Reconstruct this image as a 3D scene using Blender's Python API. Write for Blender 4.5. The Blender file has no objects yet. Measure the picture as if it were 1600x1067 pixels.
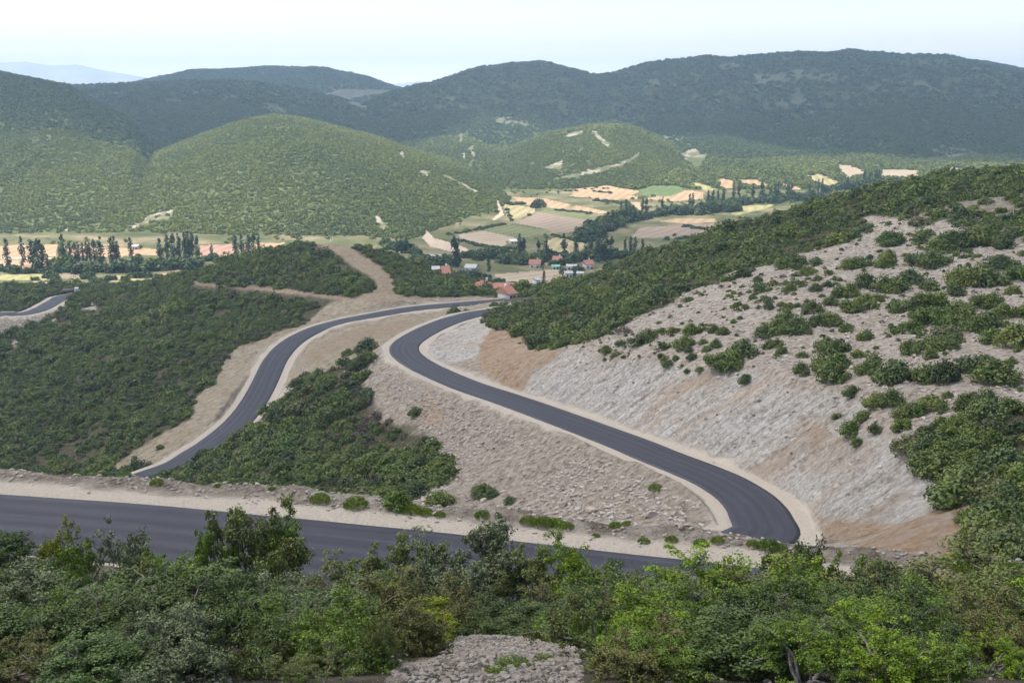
import bpy, math, random
import numpy as np
rng = np.random.default_rng(7)
random.seed(7)
C = bpy.context.scene.collection
R = math.radians
HAZE, CD1, CD2 = 1.25e-4, .46, .97
EXPO, SUN = .95, 3.7

# ------------------------------------------------------------------ camera model
F = 1716.0                       # focal length in pixels of a 1600 px wide frame
PITCH = R(13.1)
cp, sp = math.cos(PITCH), math.sin(PITCH)

def at(px, py, d):               # point at optical depth d
    u = (np.asarray(px, float) - 800) / F; v = (np.asarray(py, float) - 533.5) / F
    return np.stack([u * d, (cp - v * sp) * d, -(sp + v * cp) * d], -1)
def atz(px, py, z):
    v = (np.asarray(py, float) - 533.5) / F
    return at(px, py, -np.asarray(z, float) / (sp + v * cp))
def proj(X, Y, Z):
    d = np.maximum(Y * cp - Z * sp, .1)
    return 800 + F * X / d, 533.5 + F * (-Z * cp - Y * sp) / d, d
def smooth(a, b, x):
    t = np.clip((x - a) / (b - a), 0, 1); return t * t * (3 - 2 * t)

# ------------------------------------------------------------------ noise
def _h(ix, iy, seed):
    h = (ix.astype(np.int64) * 374761393 + iy.astype(np.int64) * 668265263 + seed * 974634777) & 0xffffffff
    h = ((h ^ (h >> 13)) * 1274126177) & 0xffffffff
    return ((h ^ (h >> 16)) & 0xffff) / 65535.0
def vn(x, y, seed=0):
    ix = np.floor(x); iy = np.floor(y); fx = x - ix; fy = y - iy
    fx = fx * fx * (3 - 2 * fx); fy = fy * fy * (3 - 2 * fy)
    ix = ix.astype(np.int64); iy = iy.astype(np.int64)
    a = _h(ix, iy, seed); b = _h(ix + 1, iy, seed); c = _h(ix, iy + 1, seed); d = _h(ix + 1, iy + 1, seed)
    return (a + (b - a) * fx) * (1 - fy) + (c + (d - c) * fx) * fy
def fbm(x, y, seed=0, octv=4, ridged=False):
    s = 0; amp = 1; tot = 0
    for o in range(octv):
        n = vn(x * 2 ** o + o * 17.3, y * 2 ** o - o * 9.1, seed + o)
        if ridged: n = 1 - abs(2 * n - 1)
        s = s + n * amp; tot += amp; amp *= .5
    return s / tot * 2 - 1
def inpoly(px, py, poly):
    poly = np.asarray(poly, float); ins = np.zeros(np.shape(px), bool)
    m = (px >= poly[:, 0].min()) & (px <= poly[:, 0].max()) & (py >= poly[:, 1].min()) & (py <= poly[:, 1].max())
    if not m.any(): return ins
    x = px[m]; y = py[m]; r = np.zeros(x.shape, bool)
    for (x0, y0), (x1, y1) in zip(poly, np.roll(poly, -1, 0)):
        c = (y0 > y) != (y1 > y)
        if y1 != y0: r ^= c & (x < (x1 - x0) * (y - y0) / (y1 - y0) + x0)
    ins[m] = r
    return ins

# ------------------------------------------------------------------ roads
def catmull(P, step=1.2):
    P = np.asarray(P, float); P = np.vstack([2 * P[0] - P[1], P, 2 * P[-1] - P[-2]]); out = []
    for i in range(1, len(P) - 2):
        a, b, c_, d_ = P[i - 1:i + 3]; n = max(2, int(np.linalg.norm(c_ - b) / step))
        t = np.linspace(0, 1, n, endpoint=False)[:, None]
        out.append(.5 * (2 * b + (c_ - a) * t + (2 * a - 5 * b + 4 * c_ - d_) * t ** 2 + (3 * b - a - 3 * c_ + d_) * t ** 3))
    out.append(P[-2][None]); out = np.vstack(out)
    L = np.r_[0, np.cumsum(np.linalg.norm(np.diff(out[:, :2], axis=0), axis=1))]
    s = np.arange(0, L[-1], step); out = np.stack([np.interp(s, L, out[:, k]) for k in range(3)], 1)
    for _ in range(12):
        q = out.copy(); q[1:-1, 2] = (out[:-2, 2] + 2 * out[1:-1, 2] + out[2:, 2]) / 4
        q[1:-1, :2] = (out[:-2, :2] + 6 * out[1:-1, :2] + out[2:, :2]) / 8; out = q
    return out
main_px = [(1190,838,-47.5),(1192,820,-47.8),(1186,800,-48.3),(1168,779,-49),(1132,755,-50),(1088,735,-51),(1033,714,-52.3),(988,695,-53.3),
  (900,662,-55.5),(800,626,-58.2),(735,604.5,-60),(692,587,-61.3),(655,569,-62.3),(634,553,-63),(632,541,-63.4),(645,529,-63.9),(669,515.5,-64.4),
  (702,501.5,-65),(742,490.5,-65.6),(766,487,-66)]
left_px = [(777,471,-70),(706,476.5,-70.6),(640,483,-71.3),(585,492.5,-72.4),(537,501,-73.8),(500,512,-75.5),(467,527.5,-77),(446,543.5,-78.3),(430,563,-79.5),
  (418,588,-80.8),(404,616,-82),(388,641,-82.8),(365,666,-83.4),(335,690,-84),(300,712,-84.5),(255,735,-85)]
far_px = [(0,491,-87.2),(22,491.5,-87.6),(45,489,-88),(65,482.5,-88.5),(80,474,-89),(93,467,-89.5),(108,462,-90)]
P = [(-40,108,-51),(-25,101,-50),(-8,97.5,-48.8),(8,98.5,-48)]
P += [tuple(atz(*q)) for q in main_px]
P += [(15,343,-66.6),(27,352,-67.8),(23,366,-69)]
P += [tuple(atz(*q)) for q in left_px]
P += [(-101,214,-85.3),(-135,222,-85.7),(-172,262,-86.2),(-197,330,-86.6),(-212,385,-86.9)]
P += [tuple(atz(*q)) for q in far_px]
P += [(-175,520,-94),(-150,560,-101)]
ROAD_MAIN = catmull(P)
up = [(-120,765),(0,772.5),(175,783.8),(275,792.5),(387,803),(560,819.5),(750,839),(834,848.6),(950,862),(1087,877),(1361,909),(1600,940)]
U = np.array([atz(a, b, -23.0) for a, b in up])
T = np.gradient(U[:, :2], axis=0); T /= np.linalg.norm(T, axis=1)[:, None]
U[:, :2] += np.stack([T[:, 1], -T[:, 0]], 1) * 3.65
U = np.vstack([U[0] + (U[0] - U[2]) * 2.0, U[0] + (U[0] - U[1]), U, U[-1] + (U[-1] - U[-3]) * .6, U[-1] + (U[-1] - U[-3]) * 1.5])
ROAD_NEAR = catmull(U)

class RoadField:
    def __init__(s, road, x0, x1, y0, y1):
        s.r = road; s.x0, s.y0 = x0, y0
        gx = np.arange(x0, x1, 1.0); gy = np.arange(y0, y1, 1.0); s.nx, s.ny = len(gx), len(gy)
        G = np.stack(np.meshgrid(gx, gy, indexing='ij'), -1).reshape(-1, 2); idx = np.empty(len(G), np.int32)
        for k in range(0, len(G), 20000):
            q = G[k:k + 20000]
            idx[k:k + 20000] = ((q[:, None, 0] - road[None, :, 0]) ** 2 + (q[:, None, 1] - road[None, :, 1]) ** 2).argmin(1)
        s.idx = idx.reshape(s.nx, s.ny); s.t = np.gradient(road[:, :2], axis=0); s.t /= np.linalg.norm(s.t, axis=1)[:, None]
    def q(s, X, Y):              # distance, road height, side (+1 = left of travel)
        i = np.clip(np.round(X - s.x0).astype(int), 0, s.nx - 1); j = np.clip(np.round(Y - s.y0).astype(int), 0, s.ny - 1)
        k = s.idx[i, j]; best = np.full(X.shape, 1e9); bk = k.copy()
        for o in range(-3, 4):
            kk = np.clip(k + o, 0, len(s.r) - 1); dd = (X - s.r[kk, 0]) ** 2 + (Y - s.r[kk, 1]) ** 2
            m = dd < best; best = np.where(m, dd, best); bk = np.where(m, kk, bk)
        dx = X - s.r[bk, 0]; dy = Y - s.r[bk, 1]; tx, ty = s.t[bk, 0], s.t[bk, 1]
        al = dx * tx + dy * ty; cr = tx * dy - ty * dx
        kn = np.clip(bk + np.where(al > 0, 1, -1), 0, len(s.r) - 1)
        z = s.r[bk, 2] + (s.r[kn, 2] - s.r[bk, 2]) * np.clip(abs(al) / 1.2, 0, 1)
        over = np.maximum(0, abs(al) - .8)
        return np.hypot(cr, over), z, np.sign(cr)
RF_MAIN = RoadField(ROAD_MAIN, -280, 150, 60, 620)
RF_NEAR = RoadField(ROAD_NEAR, -160, 160, 0, 240)

# ------------------------------------------------------------------ near terrain: control points (pixel, pixel, depth)
cpts = [(550,770,190),(450,750,205),(680,770,172),(730,800,166),(850,815,150),(980,830,132),(545,575,264),(620,650,229),(670,690,209),(700,750,186),
 (300,740,238),(440,660,250),(500,600,256),(600,600,252),(350,690,264),(0,730,287),(100,722,285),(150,735,270),
 (540,560,290),(620,497,347),(560,512,340),(706,483,358),(660,489,354),(700,492,337),(640,508,323),(575,530,312),(520,545,305),
 (600,465,368),(540,470,375),(450,500,370),(700,455,388),(740,458,384),(510,379,468),(430,390,466),(350,415,465),(300,437,460),(570,385,462),(640,410,450),(700,440,430),
 (500,420,425),(400,440,430),(310,445,435),(450,455,396),(350,500,396),(250,470,440),(200,550,360),(300,600,325),(250,650,300),(100,640,325),(50,560,392),(150,490,440),
 (0,620,350),(0,540,410),(-150,600,360),(-150,480,440),(0,440,530),(60,440,532),(130,443,560),(0,460,500),(-150,430,540),
 (790,466,356),(770,500,318),(800,520,268),(870,545,216),(850,480,292),(900,500,258),(900,440,338),(850,456,358),(1000,400,328),(1000,450,265),(1000,500,221),(1000,570,186),
 (1100,590,165),(1100,500,212),(1100,430,270),(1100,373,325),(1250,326,320),(1250,400,255),(1250,480,200),(1200,560,168),(1270,640,143),(1400,296,310),(1400,400,238),(1400,500,180),
 (1400,600,142),(1400,700,119),(1500,790,98),(1560,862,86),(1600,268,300),(1600,400,213),(1600,520,160),(1600,650,118),(1600,780,95),(1500,280,305),(1350,840,110),(1500,872,88),
 (1800,240,290),(1800,450,190),(1800,700,110)]
K = np.array([at(*q) for q in cpts])
man = []
for X in (-60, -35, -15, 5, 25, 50):
    man += [(X, -20, 3), (X, 0, -1.75), (X, 12, -7.1), (X, 25, -14.2), (X, 36, -19.6)]
man += [(-60, 66, -24), (-27, 56, -23.2), (0, 51, -23), (20, 46.5, -23), (45, 41, -22.5)]
man += [(-60, 110, -52), (-20, 100, -48), (10, 85, -44), (35, 75, -33), (60, 62, -24), (-60, 160, -78), (-20, 140, -62), (-120, 130, -62), (-130, 220, -94), (-160, 300, -97), (-220, 330, -97),
        (70, 90, -30), (100, 60, -18)]
for a, d, z in ((-.5, 640, -107), (-.3, 590, -104), (-.17, 560, -103), (-.05, 520, -99), (.02, 480, -98), (.12, 430, -82), (.2, 430, -74), (.27, 430, -62), (.37, 430, -50), (.5, 430, -38), (.02, 600, -109),
                (.15, 560, -105), (.3, 580, -100), (.5, 600, -85), (-.1, 620, -109), (-.4, 640, -109)):
    man.append((a * d, d, z))
K = np.vstack([K, np.array(man, float)])
def rbf_fit(K):
    n = len(K); d = np.hypot(K[:, None, 0] - K[None, :, 0], K[:, None, 1] - K[None, :, 1])
    A = np.zeros((n + 3, n + 3)); A[:n, :n] = d + np.eye(n) * -.8        # linear kernel, a little smoothing
    A[:n, n] = A[n, :n] = 1; A[:n, n + 1] = A[n + 1, :n] = K[:, 0]; A[:n, n + 2] = A[n + 2, :n] = K[:, 1]
    return np.linalg.solve(A, np.r_[K[:, 2], 0, 0, 0])
W = rbf_fit(K)
_gx = np.arange(-420, 420, 2.0); _gy = np.arange(-40, 700, 2.0)
_G = np.stack(np.meshgrid(_gx, _gy, indexing='ij'), -1).reshape(-1, 2)
_z = np.empty(len(_G))
for k in range(0, len(_G), 20000):
    q = _G[k:k + 20000]
    _z[k:k + 20000] = np.hypot(q[:, None, 0] - K[None, :, 0], q[:, None, 1] - K[None, :, 1]) @ W[:len(K)] + W[-3] + q @ W[-2:]
_z = _z.reshape(len(_gx), len(_gy))
for _ in range(5):               # soften the kinks at the control points
    q = np.pad(_z, 1, mode='edge'); _z = (q[:-2, 1:-1] + q[2:, 1:-1] + q[1:-1, :-2] + q[1:-1, 2:] + 2 * _z) / 6
def natural(X, Y):
    fx = np.clip((X - _gx[0]) / 2, 0, len(_gx) - 1.001); fy = np.clip((Y - _gy[0]) / 2, 0, len(_gy) - 1.001)
    i = fx.astype(int); j = fy.astype(int); fx = fx - i; fy = fy - j
    return (_z[i, j] * (1 - fx) + _z[i + 1, j] * fx) * (1 - fy) + (_z[i, j + 1] * (1 - fx) + _z[i + 1, j + 1] * fx) * fy

# ------------------------------------------------------------------ far terrain: valley floor and hills
class Hill:
    def __init__(s, name, crest, Yc, Yt, zb=-108., back=700., p=1.5, seed=1, rough=.12, wl=260., dome=.55):
        c = np.array(crest, float); u = (c[:, 0] - 800) / F; v = (c[:, 1] - 533.5) / F
        s.name = name; s.a = u / (cp - v * sp); s.t = -(sp + v * cp) / (cp - v * sp)
        ya = np.array(Yc, float); yt = np.array(Yt, float); f = lambda q: (q - 800) / F / .995
        s.Yc = np.interp(s.a, f(ya[:, 0]), ya[:, 1]); s.Ya, s.Yta, s.Ytv = f(ya[:, 0]), f(yt[:, 0]), yt[:, 1]; s.Yav = ya[:, 1]
        s.zb, s.back, s.p, s.seed, s.rough, s.wl = zb, back, p, seed, rough, wl; s.dome = dome
    def z(s, X, Y):
        a = X / np.maximum(Y, 1); t = np.interp(a, s.a, s.t)
        Yc = np.interp(a, s.Ya, s.Yav); Yt = np.minimum(np.interp(a, s.Yta, s.Ytv), Yc - 60)
        h = np.maximum(t * Yc - s.zb, 0)
        edge = smooth(s.a[0] - .06, s.a[0], a) * (1 - smooth(s.a[-1], s.a[-1] + .06, a)); h = h * edge
        q = np.clip((Y - Yt) / (Yc - Yt), 0, 1)
        pr = (1 - s.dome) * smooth(0, 1, q) + s.dome * (1 - (1 - q) ** s.p)
        b = np.clip((Y - Yc) / s.back, 0, 1); pr = np.where(Y > Yc, (1 - b ** 2) ** 2, pr)
        n = fbm(X / s.wl + .3 * fbm(X / 900, Y / 900, s.seed + 5, 2), Y / (s.wl * 2.6), s.seed, 4, True)
        mod = np.clip(4 * q * (1 - q), 0, 1) + (Y > Yc) * b
        return s.zb - 3 + (h + 3) * pr * (1 + 0 * n) + h * s.rough * n * mod
HILLS = [
 Hill('hill', [(160,371),(175,358),(210,297),(245,248),(300,222),(350,200),(400,186),(430,182),(470,186),(530,202),(600,222),(650,245),(700,265),(750,290),(790,308),(830,320)],
      [(160,850),(210,1050),(300,1250),(430,1350),(600,1320),(700,1180),(790,1080),(830,1060)], [(0,800),(560,800),(640,770),(700,850),(770,960),(830,1040)], seed=11, rough=.12, wl=200),
 Hill('hill', [(-500,60),(-200,80),(0,113),(60,127),(110,140),(150,160),(200,188),(240,235),(280,260),(330,300)], [(-500,2100),(0,1900),(150,1700),(245,1450),(330,1300)], [(-500,800),(330,800)], seed=23, rough=.16, wl=260),
 Hill('hill', [(660,305),(700,287),(740,266),(800,240),(850,215),(900,203),(960,193),(1000,205),(1050,230),(1090,260),(1115,283),(1140,294)], [(690,1350),(800,1600),(960,1700),(1050,1620),(1140,1380)],
      [(690,1080),(800,1110),(960,1150),(1050,1190),(1140,1250)], seed=37, rough=.10, wl=200, p=2.3, dome=.8),
 Hill('hill', [(540,230),(600,215),(640,208),(690,204),(740,206),(780,222),(830,240),(880,240),(960,236),(1040,238),(1085,248),(1130,260),(1180,274),(1250,284)], [(540,2150),(700,2150),(1000,2150),(1120,1900),(1250,1600)], [(540,1250),(740,1250),(900,1350),(1100,1300),(1250,1420)], seed=43, rough=.16, wl=230, p=1.7),
 Hill('hill', [(-500,100),(60,131),(120,137),(200,134),(270,132),(350,130),(410,135),(480,146),(540,160),(570,175),(620,200),(680,235),(740,275)], [(-500,3000),(400,2800),(740,2000)], [(-500,1500),(740,1400)], seed=41, rough=.2, wl=380),
 Hill('hill', [(120,160),(205,132),(300,112),(360,110),(420,106),(510,110),(570,122),(630,141),(660,150),(740,180)], [(120,4500),(740,4500)], [(100,2900),(740,2900)], seed=53, rough=.2, wl=500, back=1500),
 Hill('hill', [(500,205),(560,172),(600,152),(630,142),(680,132),(740,112),(800,103),(845,100),(880,108),(930,122),(960,120),(1010,108),(1080,102),(1150,98),(1250,91),(1330,86),(1420,90),(1480,92),(1540,98),(1600,110),(1800,130),(2200,150)],
      [(500,2500),(845,3000),(1330,3500),(2200,3500)], [(500,1700),(845,1850),(960,1900),(1060,1500),(1150,1420),(1330,1480),(1600,1560),(2200,1600)], seed=67, rough=.30, wl=420, back=1500, p=1.35),
 Hill('mountain', [(-600,105),(-200,95),(0,98),(40,97),(80,103),(120,101),(160,110),(230,122),(300,131),(420,134)], [(-600,11500),(420,11500)], [(-600,10200),(420,10200)], zb=-112, seed=71, rough=.1, wl=1500, back=800),
 Hill('mountain', [(560,134),(620,131),(660,127),(700,132),(760,135)], [(560,11500),(760,11500)], [(560,10400),(760,10400)], zb=-112, seed=73, rough=.1, wl=1500, back=800)]
def far(X, Y):
    z = -109 + 2 * fbm(X / 300, Y / 300, 5, 3) - smooth(3000, 9000, Y) * 3
    z = z + 10 * smooth(950, 1400, Y) * smooth(900, 200, abs(X - 250)) * (1 - smooth(1900, 2600, Y))
    idx = np.zeros(X.shape, int)
    for k, hl in enumerate(HILLS):
        zz = hl.z(X, Y); m = zz > z; z = np.where(m, zz, z); idx = np.where(m, k + 1, idx)
    return z, idx

def ground(X, Y, full=False):
    X = np.asarray(X, float); Y = np.asarray(Y, float); sh = X.shape; X = X.ravel(); Y = Y.ravel()
    z = np.empty(X.shape); hid = np.zeros(X.shape, int); cut = np.zeros(X.shape); dmin = np.full(X.shape, 99.)
    fm = Y > 470
    if fm.any(): z[fm], hid[fm] = far(X[fm], Y[fm])
    nm = (Y < 640)
    if nm.any():
        x, y = X[nm], Y[nm]
        rough = .9 * fbm(x / 14, y / 14, 3, 4) + .22 * fbm(x / 2.2, y / 2.2, 6, 3) + 1.6 * fbm(x / 55, y / 55, 4, 2)
        zn = natural(x, y) + rough * smooth(2, 30, y)
        z0 = zn.copy()
        d, zr, sd = RF_MAIN.q(x, y)
        ins = (x > -278) & (x < 148) & (y > 62)
        shl = 1.9 + .7 * fbm(x / 9, y / 9, 8, 2)
        e = np.maximum(0, d - 3.65 - shl)
        la = x * .73 - y * .21 + zn * .64; lb = x * -.45 + y * .56 + zn * .70; strata = .55 * fbm(lb / 1.7, la / 11, 18, 3, True) * smooth(.3, 3, e) + .8 * (.5 * fbm((x * .5 + y * .8) / 9 + zn * .25, (x - y) / 22, 12, 4) + .30 * fbm((x * .4 + y * .7) / 1.6 + zn * .7, (x - y) / 6, 13, 4, True)) * smooth(.3, 3, e)
        zc = np.clip(zn, zr - .68 * e ** 1.0 + strata * .5, zr + .92 * e + 1.3 * strata)
        zn = np.where(ins, zc, zn)
        dn, zrn, sdn = RF_NEAR.q(x, y)
        shn = np.where(sdn > 0, 3.6 + .8 * fbm(x / 5, y / 5, 9, 2), 1.3)
        e2 = np.maximum(0, dn - 3.65 - shn)
        ins2 = (y < 235) & (abs(x) < 158)
        berm = np.where(sdn > 0, .16 * fbm(x / .9, y / .9, 15, 3) * smooth(5.2, 6.5, dn) * (1 - smooth(10, 14, dn)) + .30 * smooth(5.6, 7.2, dn) * (1 - smooth(8.4, 10.5, dn)) * (.7 + fbm(x / 3, y / 3, 14, 2)), 0)
        zc = np.clip(zn, zrn - .8 * e2, zrn + .75 * e2) + berm
        zn = np.where(ins2, zc, zn)
        u = np.minimum(np.where(ins, d, 99), np.where(ins2, dn, 99))
        zn = np.where(u < 3.9, zn - .06, zn)
        dl = zn - z0
        cut[nm] = dl; dmin[nm] = u
        w = smooth(500, 620, y)
        z[nm] = np.where(y > 470, zn * (1 - w) + np.where(y > 470, z[nm], 0) * w, zn)
        hid[nm] = np.where(w > .7, hid[nm], 0)
        bl = (w > .5); cut[nm] = np.where(bl, 0, cut[nm])
    if full: return z.reshape(sh), hid.reshape(sh), cut.reshape(sh), dmin.reshape(sh)
    return z.reshape(sh)
def gz(x, y): return float(ground(np.array([x]), np.array([y]))[0])

# ------------------------------------------------------------------ materials
def mat(name):
    m = bpy.data.materials.new(name); m.use_nodes = True
    nt = m.node_tree; nt.nodes.clear(); return m, nt
class NB:                         # tiny node builder
    def __init__(s, nt): s.nt = nt
    def n(s, t, **kw):
        o = s.nt.nodes.new(t)
        for k, v in kw.items():
            if k in ('inp',):
                for a, b in v.items():
                    if isinstance(b, bpy.types.NodeSocket): s.nt.links.new(b, o.inputs[a])
                    else: o.inputs[a].default_value = b
            else: setattr(o, k, v)
        return o
    def attr(s, nm): return s.n('ShaderNodeAttribute', attribute_name=nm)
    def noise(s, vec, scale, detail=4, rough=.55, dist=0):
        return s.n('ShaderNodeTexNoise', inp={'Vector': vec, 'Scale': scale, 'Detail': detail, 'Roughness': rough, 'Distortion': dist})
    def ramp(s, fac, stops):
        o = s.n('ShaderNodeValToRGB', inp={'Fac': fac}); e = o.color_ramp.elements
        while len(e) < len(stops): e.new(.5)
        for k, (p, c) in enumerate(stops):
            e[k].position = p; e[k].color = (*c, 1) if len(c) == 3 else c
        return o.outputs['Color']
    def mix(s, fac, a, b, mode='MIX'):
        o = s.n('ShaderNodeMix', data_type='RGBA', blend_type=mode)
        for k, v in ((0, fac), (6, a), (7, b)):
            if isinstance(v, bpy.types.NodeSocket): s.nt.links.new(v, o.inputs[k])
            else: o.inputs[k].default_value = v if k == 0 else ((*v, 1) if len(v) == 3 else v)
        return o.outputs[2]
    def math(s, op, a, b=0.0):
        o = s.n('ShaderNodeMath', operation=op)
        for k, v in ((0, a), (1, b)):
            if isinstance(v, bpy.types.NodeSocket): s.nt.links.new(v, o.inputs[k])
            else: o.inputs[k].default_value = v
        return o.outputs[0]
    def bump(s, h, strength, dist):
        return s.n('ShaderNodeBump', inp={'Height': h, 'Strength': strength, 'Distance': dist}).outputs[0]
    def pos(s): return s.n('ShaderNodeNewGeometry').outputs['Position']
    def mapv(s, vec, scale, rot=(0, 0, 0)):
        return s.n('ShaderNodeMapping', inp={'Vector': vec, 'Scale': scale, 'Rotation': rot}).outputs[0]
    def out(s, col, rough=.9, normal=None, spec=.2):
        b = s.n('ShaderNodeBsdfPrincipled', inp={'Base Color': col if isinstance(col, bpy.types.NodeSocket) else (*col, 1), 'Roughness': rough, 'Specular IOR Level': spec})
        if normal is not None: s.nt.links.new(normal, b.inputs['Normal'])
        o = s.n('ShaderNodeOutputMaterial'); s.nt.links.new(b.outputs[0], o.inputs[0]); return b

def m_ground():
    m, nt = mat('stony ground'); b = NB(nt); p = b.pos()
    big = b.noise(p, .06, 5).outputs[0]; fine = b.noise(p, 1.3, 6, .65).outputs[0]; vf = b.noise(p, 6, 4, .7).outputs[0]
    litter = b.ramp(fine, [(.3, (.05, .042, .026)), (.55, (.10, .083, .052)), (.75, (.19, .16, .11))])
    litter = b.mix(b.math('MULTIPLY', big, .5), litter, (.07, .075, .032))
    grav = b.ramp(vf, [(.3, (.25, .222, .185)), (.7, (.39, .35, .295))])
    grav = b.mix(b.math('MULTIPLY', fine, .5), grav, (.31, .26, .20))
    def dot(v): return b.n('ShaderNodeVectorMath', operation='DOT_PRODUCT', inp={0: p, 1: v}).outputs['Value']
    sv = b.n('ShaderNodeCombineXYZ', inp={'X': b.math('MULTIPLY', dot((.73, -.21, .64)), .22), 'Y': b.math('MULTIPLY', dot((-.45, .56, .70)), 1.25), 'Z': b.math('MULTIPLY', dot((.51, .80, -.32)), .9)}).outputs[0]   # beds of the rock
    st = b.noise(sv, .8, 9, .72, .5).outputs[0]
    st = b.math('ADD', b.math('MULTIPLY', st, .42), b.math('MULTIPLY', b.noise(p, 1.3, 9, .8).outputs[0], .58))
    cut = b.ramp(st, [(.37, (.12, .10, .08)), (.44, (.29, .26, .225)), (.50, (.43, .40, .36)), (.57, (.55, .53, .495)), (.66, (.67, .655, .63))])
    vc = b.n('ShaderNodeTexVoronoi', feature='DISTANCE_TO_EDGE', inp={'Vector': b.mix(.12, sv, b.noise(p, .8, 4).outputs[1]), 'Scale': 1.5, 'Randomness': 1.0}).outputs['Distance']
    crack = b.ramp(vc, [(.0, (1, 1, 1)), (.045, (0, 0, 0))])
    cut = b.mix(b.math('MULTIPLY', crack, .5), cut, (.17, .14, .115))
    cut = b.mix(b.ramp(b.noise(sv, .16, 4, .6).outputs[0], [(.52, (0, 0, 0)), (.70, (.45, .45, .45))]), cut, (.42, .30, .20))
    vor = b.n('ShaderNodeTexVoronoi', inp={'Vector': p, 'Scale': 1.1, 'Randomness': 1.0})
    fill = b.ramp(b.noise(p, .9, 8, .72).outputs[0], [(.36, (.15, .12, .092)), (.46, (.28, .235, .185)), (.55, (.365, .315, .255)), (.68, (.47, .42, .36))])
    bare = b.ramp(b.noise(b.mapv(p, (1, 1.6, 1)), .8, 8, .7).outputs[0], [(.36, (.16, .13, .10)), (.45, (.33, .28, .225)), (.55, (.43, .375, .315)), (.68, (.54, .49, .43))])
    grass = b.ramp(b.noise(p, .5, 7, .7).outputs[0], [(.34, (.17, .135, .09)), (.45, (.26, .215, .15)), (.56, (.32, .27, .195)), (.7, (.42, .36, .28))])
    ochre = b.ramp(b.math('ADD', b.math('MULTIPLY', b.noise(sv, .7, 7, .65).outputs[0], .4), b.math('MULTIPLY', b.noise(p, .9, 9, .75).outputs[0], .6)), [(.36, (.17, .105, .065)), (.46, (.30, .20, .125)), (.55, (.37, .275, .185)), (.66, (.47, .39, .30))])
    brown = b.ramp(b.noise(p, .6, 6, .65).outputs[0], [(.3, (.20, .15, .10)), (.7, (.35, .28, .20))])
    col = b.mix(b.attr('w_bare').outputs['Fac'], litter, bare)
    col = b.mix(b.attr('w_grass').outputs['Fac'], col, grass)
    col = b.mix(b.attr('w_brown').outputs['Fac'], col, brown)
    col = b.mix(b.math('MULTIPLY', b.attr('w_cut').outputs['Fac'], b.math('SUBTRACT', 1.0, b.math('MULTIPLY', b.math('MAXIMUM', b.attr('w_grass').outputs['Fac'], b.attr('w_brown').outputs['Fac']), .85))), col, cut)
    col = b.mix(b.attr('w_fill').outputs['Fac'], col, fill)
    col = b.mix(b.attr('w_ochre').outputs['Fac'], col, ochre)
    col = b.mix(b.attr('w_grav').outputs['Fac'], col, grav)
    hgt = b.math('ADD', b.math('MULTIPLY', st, 1.2), b.math('ADD', b.math('MULTIPLY', fine, .5), b.math('MULTIPLY', vor.outputs['Distance'], -.35)))
    hgt = b.math('MULTIPLY', hgt, b.math('SUBTRACT', 1.0, b.math('MULTIPLY', b.attr('w_grav').outputs['Fac'], .85)))
    b.out(col, .95, b.bump(hgt, 1.0, 1.0), .1); return m
def m_hill():
    m, nt = mat('scrub covered hill'); b = NB(nt); p = b.pos()
    n1 = b.noise(p, .012, 5).outputs[0]; n2 = b.noise(p, .09, 5, .7).outputs[0]
    v = b.n('ShaderNodeTexVoronoi', inp={'Vector': p, 'Scale': .13, 'Randomness': 1.0})
    col = b.ramp(n2, [(.32, (.055, .075, .028)), (.55, (.095, .122, .045)), (.72, (.15, .165, .075))])
    col = b.mix(b.math('MULTIPLY', n1, .55), col, (.14, .155, .06))
    rock = b.ramp(b.noise(p, .11, 6, .7).outputs[0], [(.35, (.24, .20, .15)), (.65, (.45, .39, .31))])
    rk = b.math('MULTIPLY', b.ramp(b.noise(p, .008, 3).outputs[0], [(.60, (0, 0, 0)), (.70, (1, 1, 1))]), b.ramp(b.noise(p, .05, 6, .75).outputs[0], [(.52, (0, 0, 0)), (.62, (1, 1, 1))]))
    rk = b.math('MULTIPLY', rk, .7)
    col = b.mix(b.math('MAXIMUM', rk, b.attr('w_rock').outputs['Fac']), col, rock)
    h = b.math('ADD', b.math('MULTIPLY', v.outputs['Distance'], -.5), n2)
    b.out(col, .95, b.bump(h, .9, 7.0), .1); return m
def m_valley():
    m, nt = mat('valley meadow'); b = NB(nt); p = b.pos()
    col = b.ramp(b.noise(p, .03, 6, .65).outputs[0], [(.32, (.055, .07, .028)), (.46, (.095, .102, .043)), (.57, (.17, .148, .085)), (.68, (.27, .21, .135))])
    b.out(col, .95, b.bump(b.noise(p, .3, 5).outputs[0], .6, 1.5), .1); return m
def m_field(name, c0, c1, rot=0., stripe=.3):
    m, nt = mat(name); b = NB(nt); p = b.pos()
    w = b.n('ShaderNodeTexWave', inp={'Vector': b.mapv(p, (1, 1, 1), (0, 0, rot)), 'Scale': .035, 'Distortion': 2.5, 'Detail': 3.0})
    n = b.noise(p, .025, 6, .65).outputs[0]
    f = b.math('ADD', b.math('MULTIPLY', w.outputs['Fac'], stripe), b.math('MULTIPLY', n, 1 - stripe))
    b.out(b.ramp(f, [(.3, c0), (.7, c1)]), .95, b.bump(b.noise(p, .5, 4).outputs[0], .4, .5), .1); return m
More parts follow.
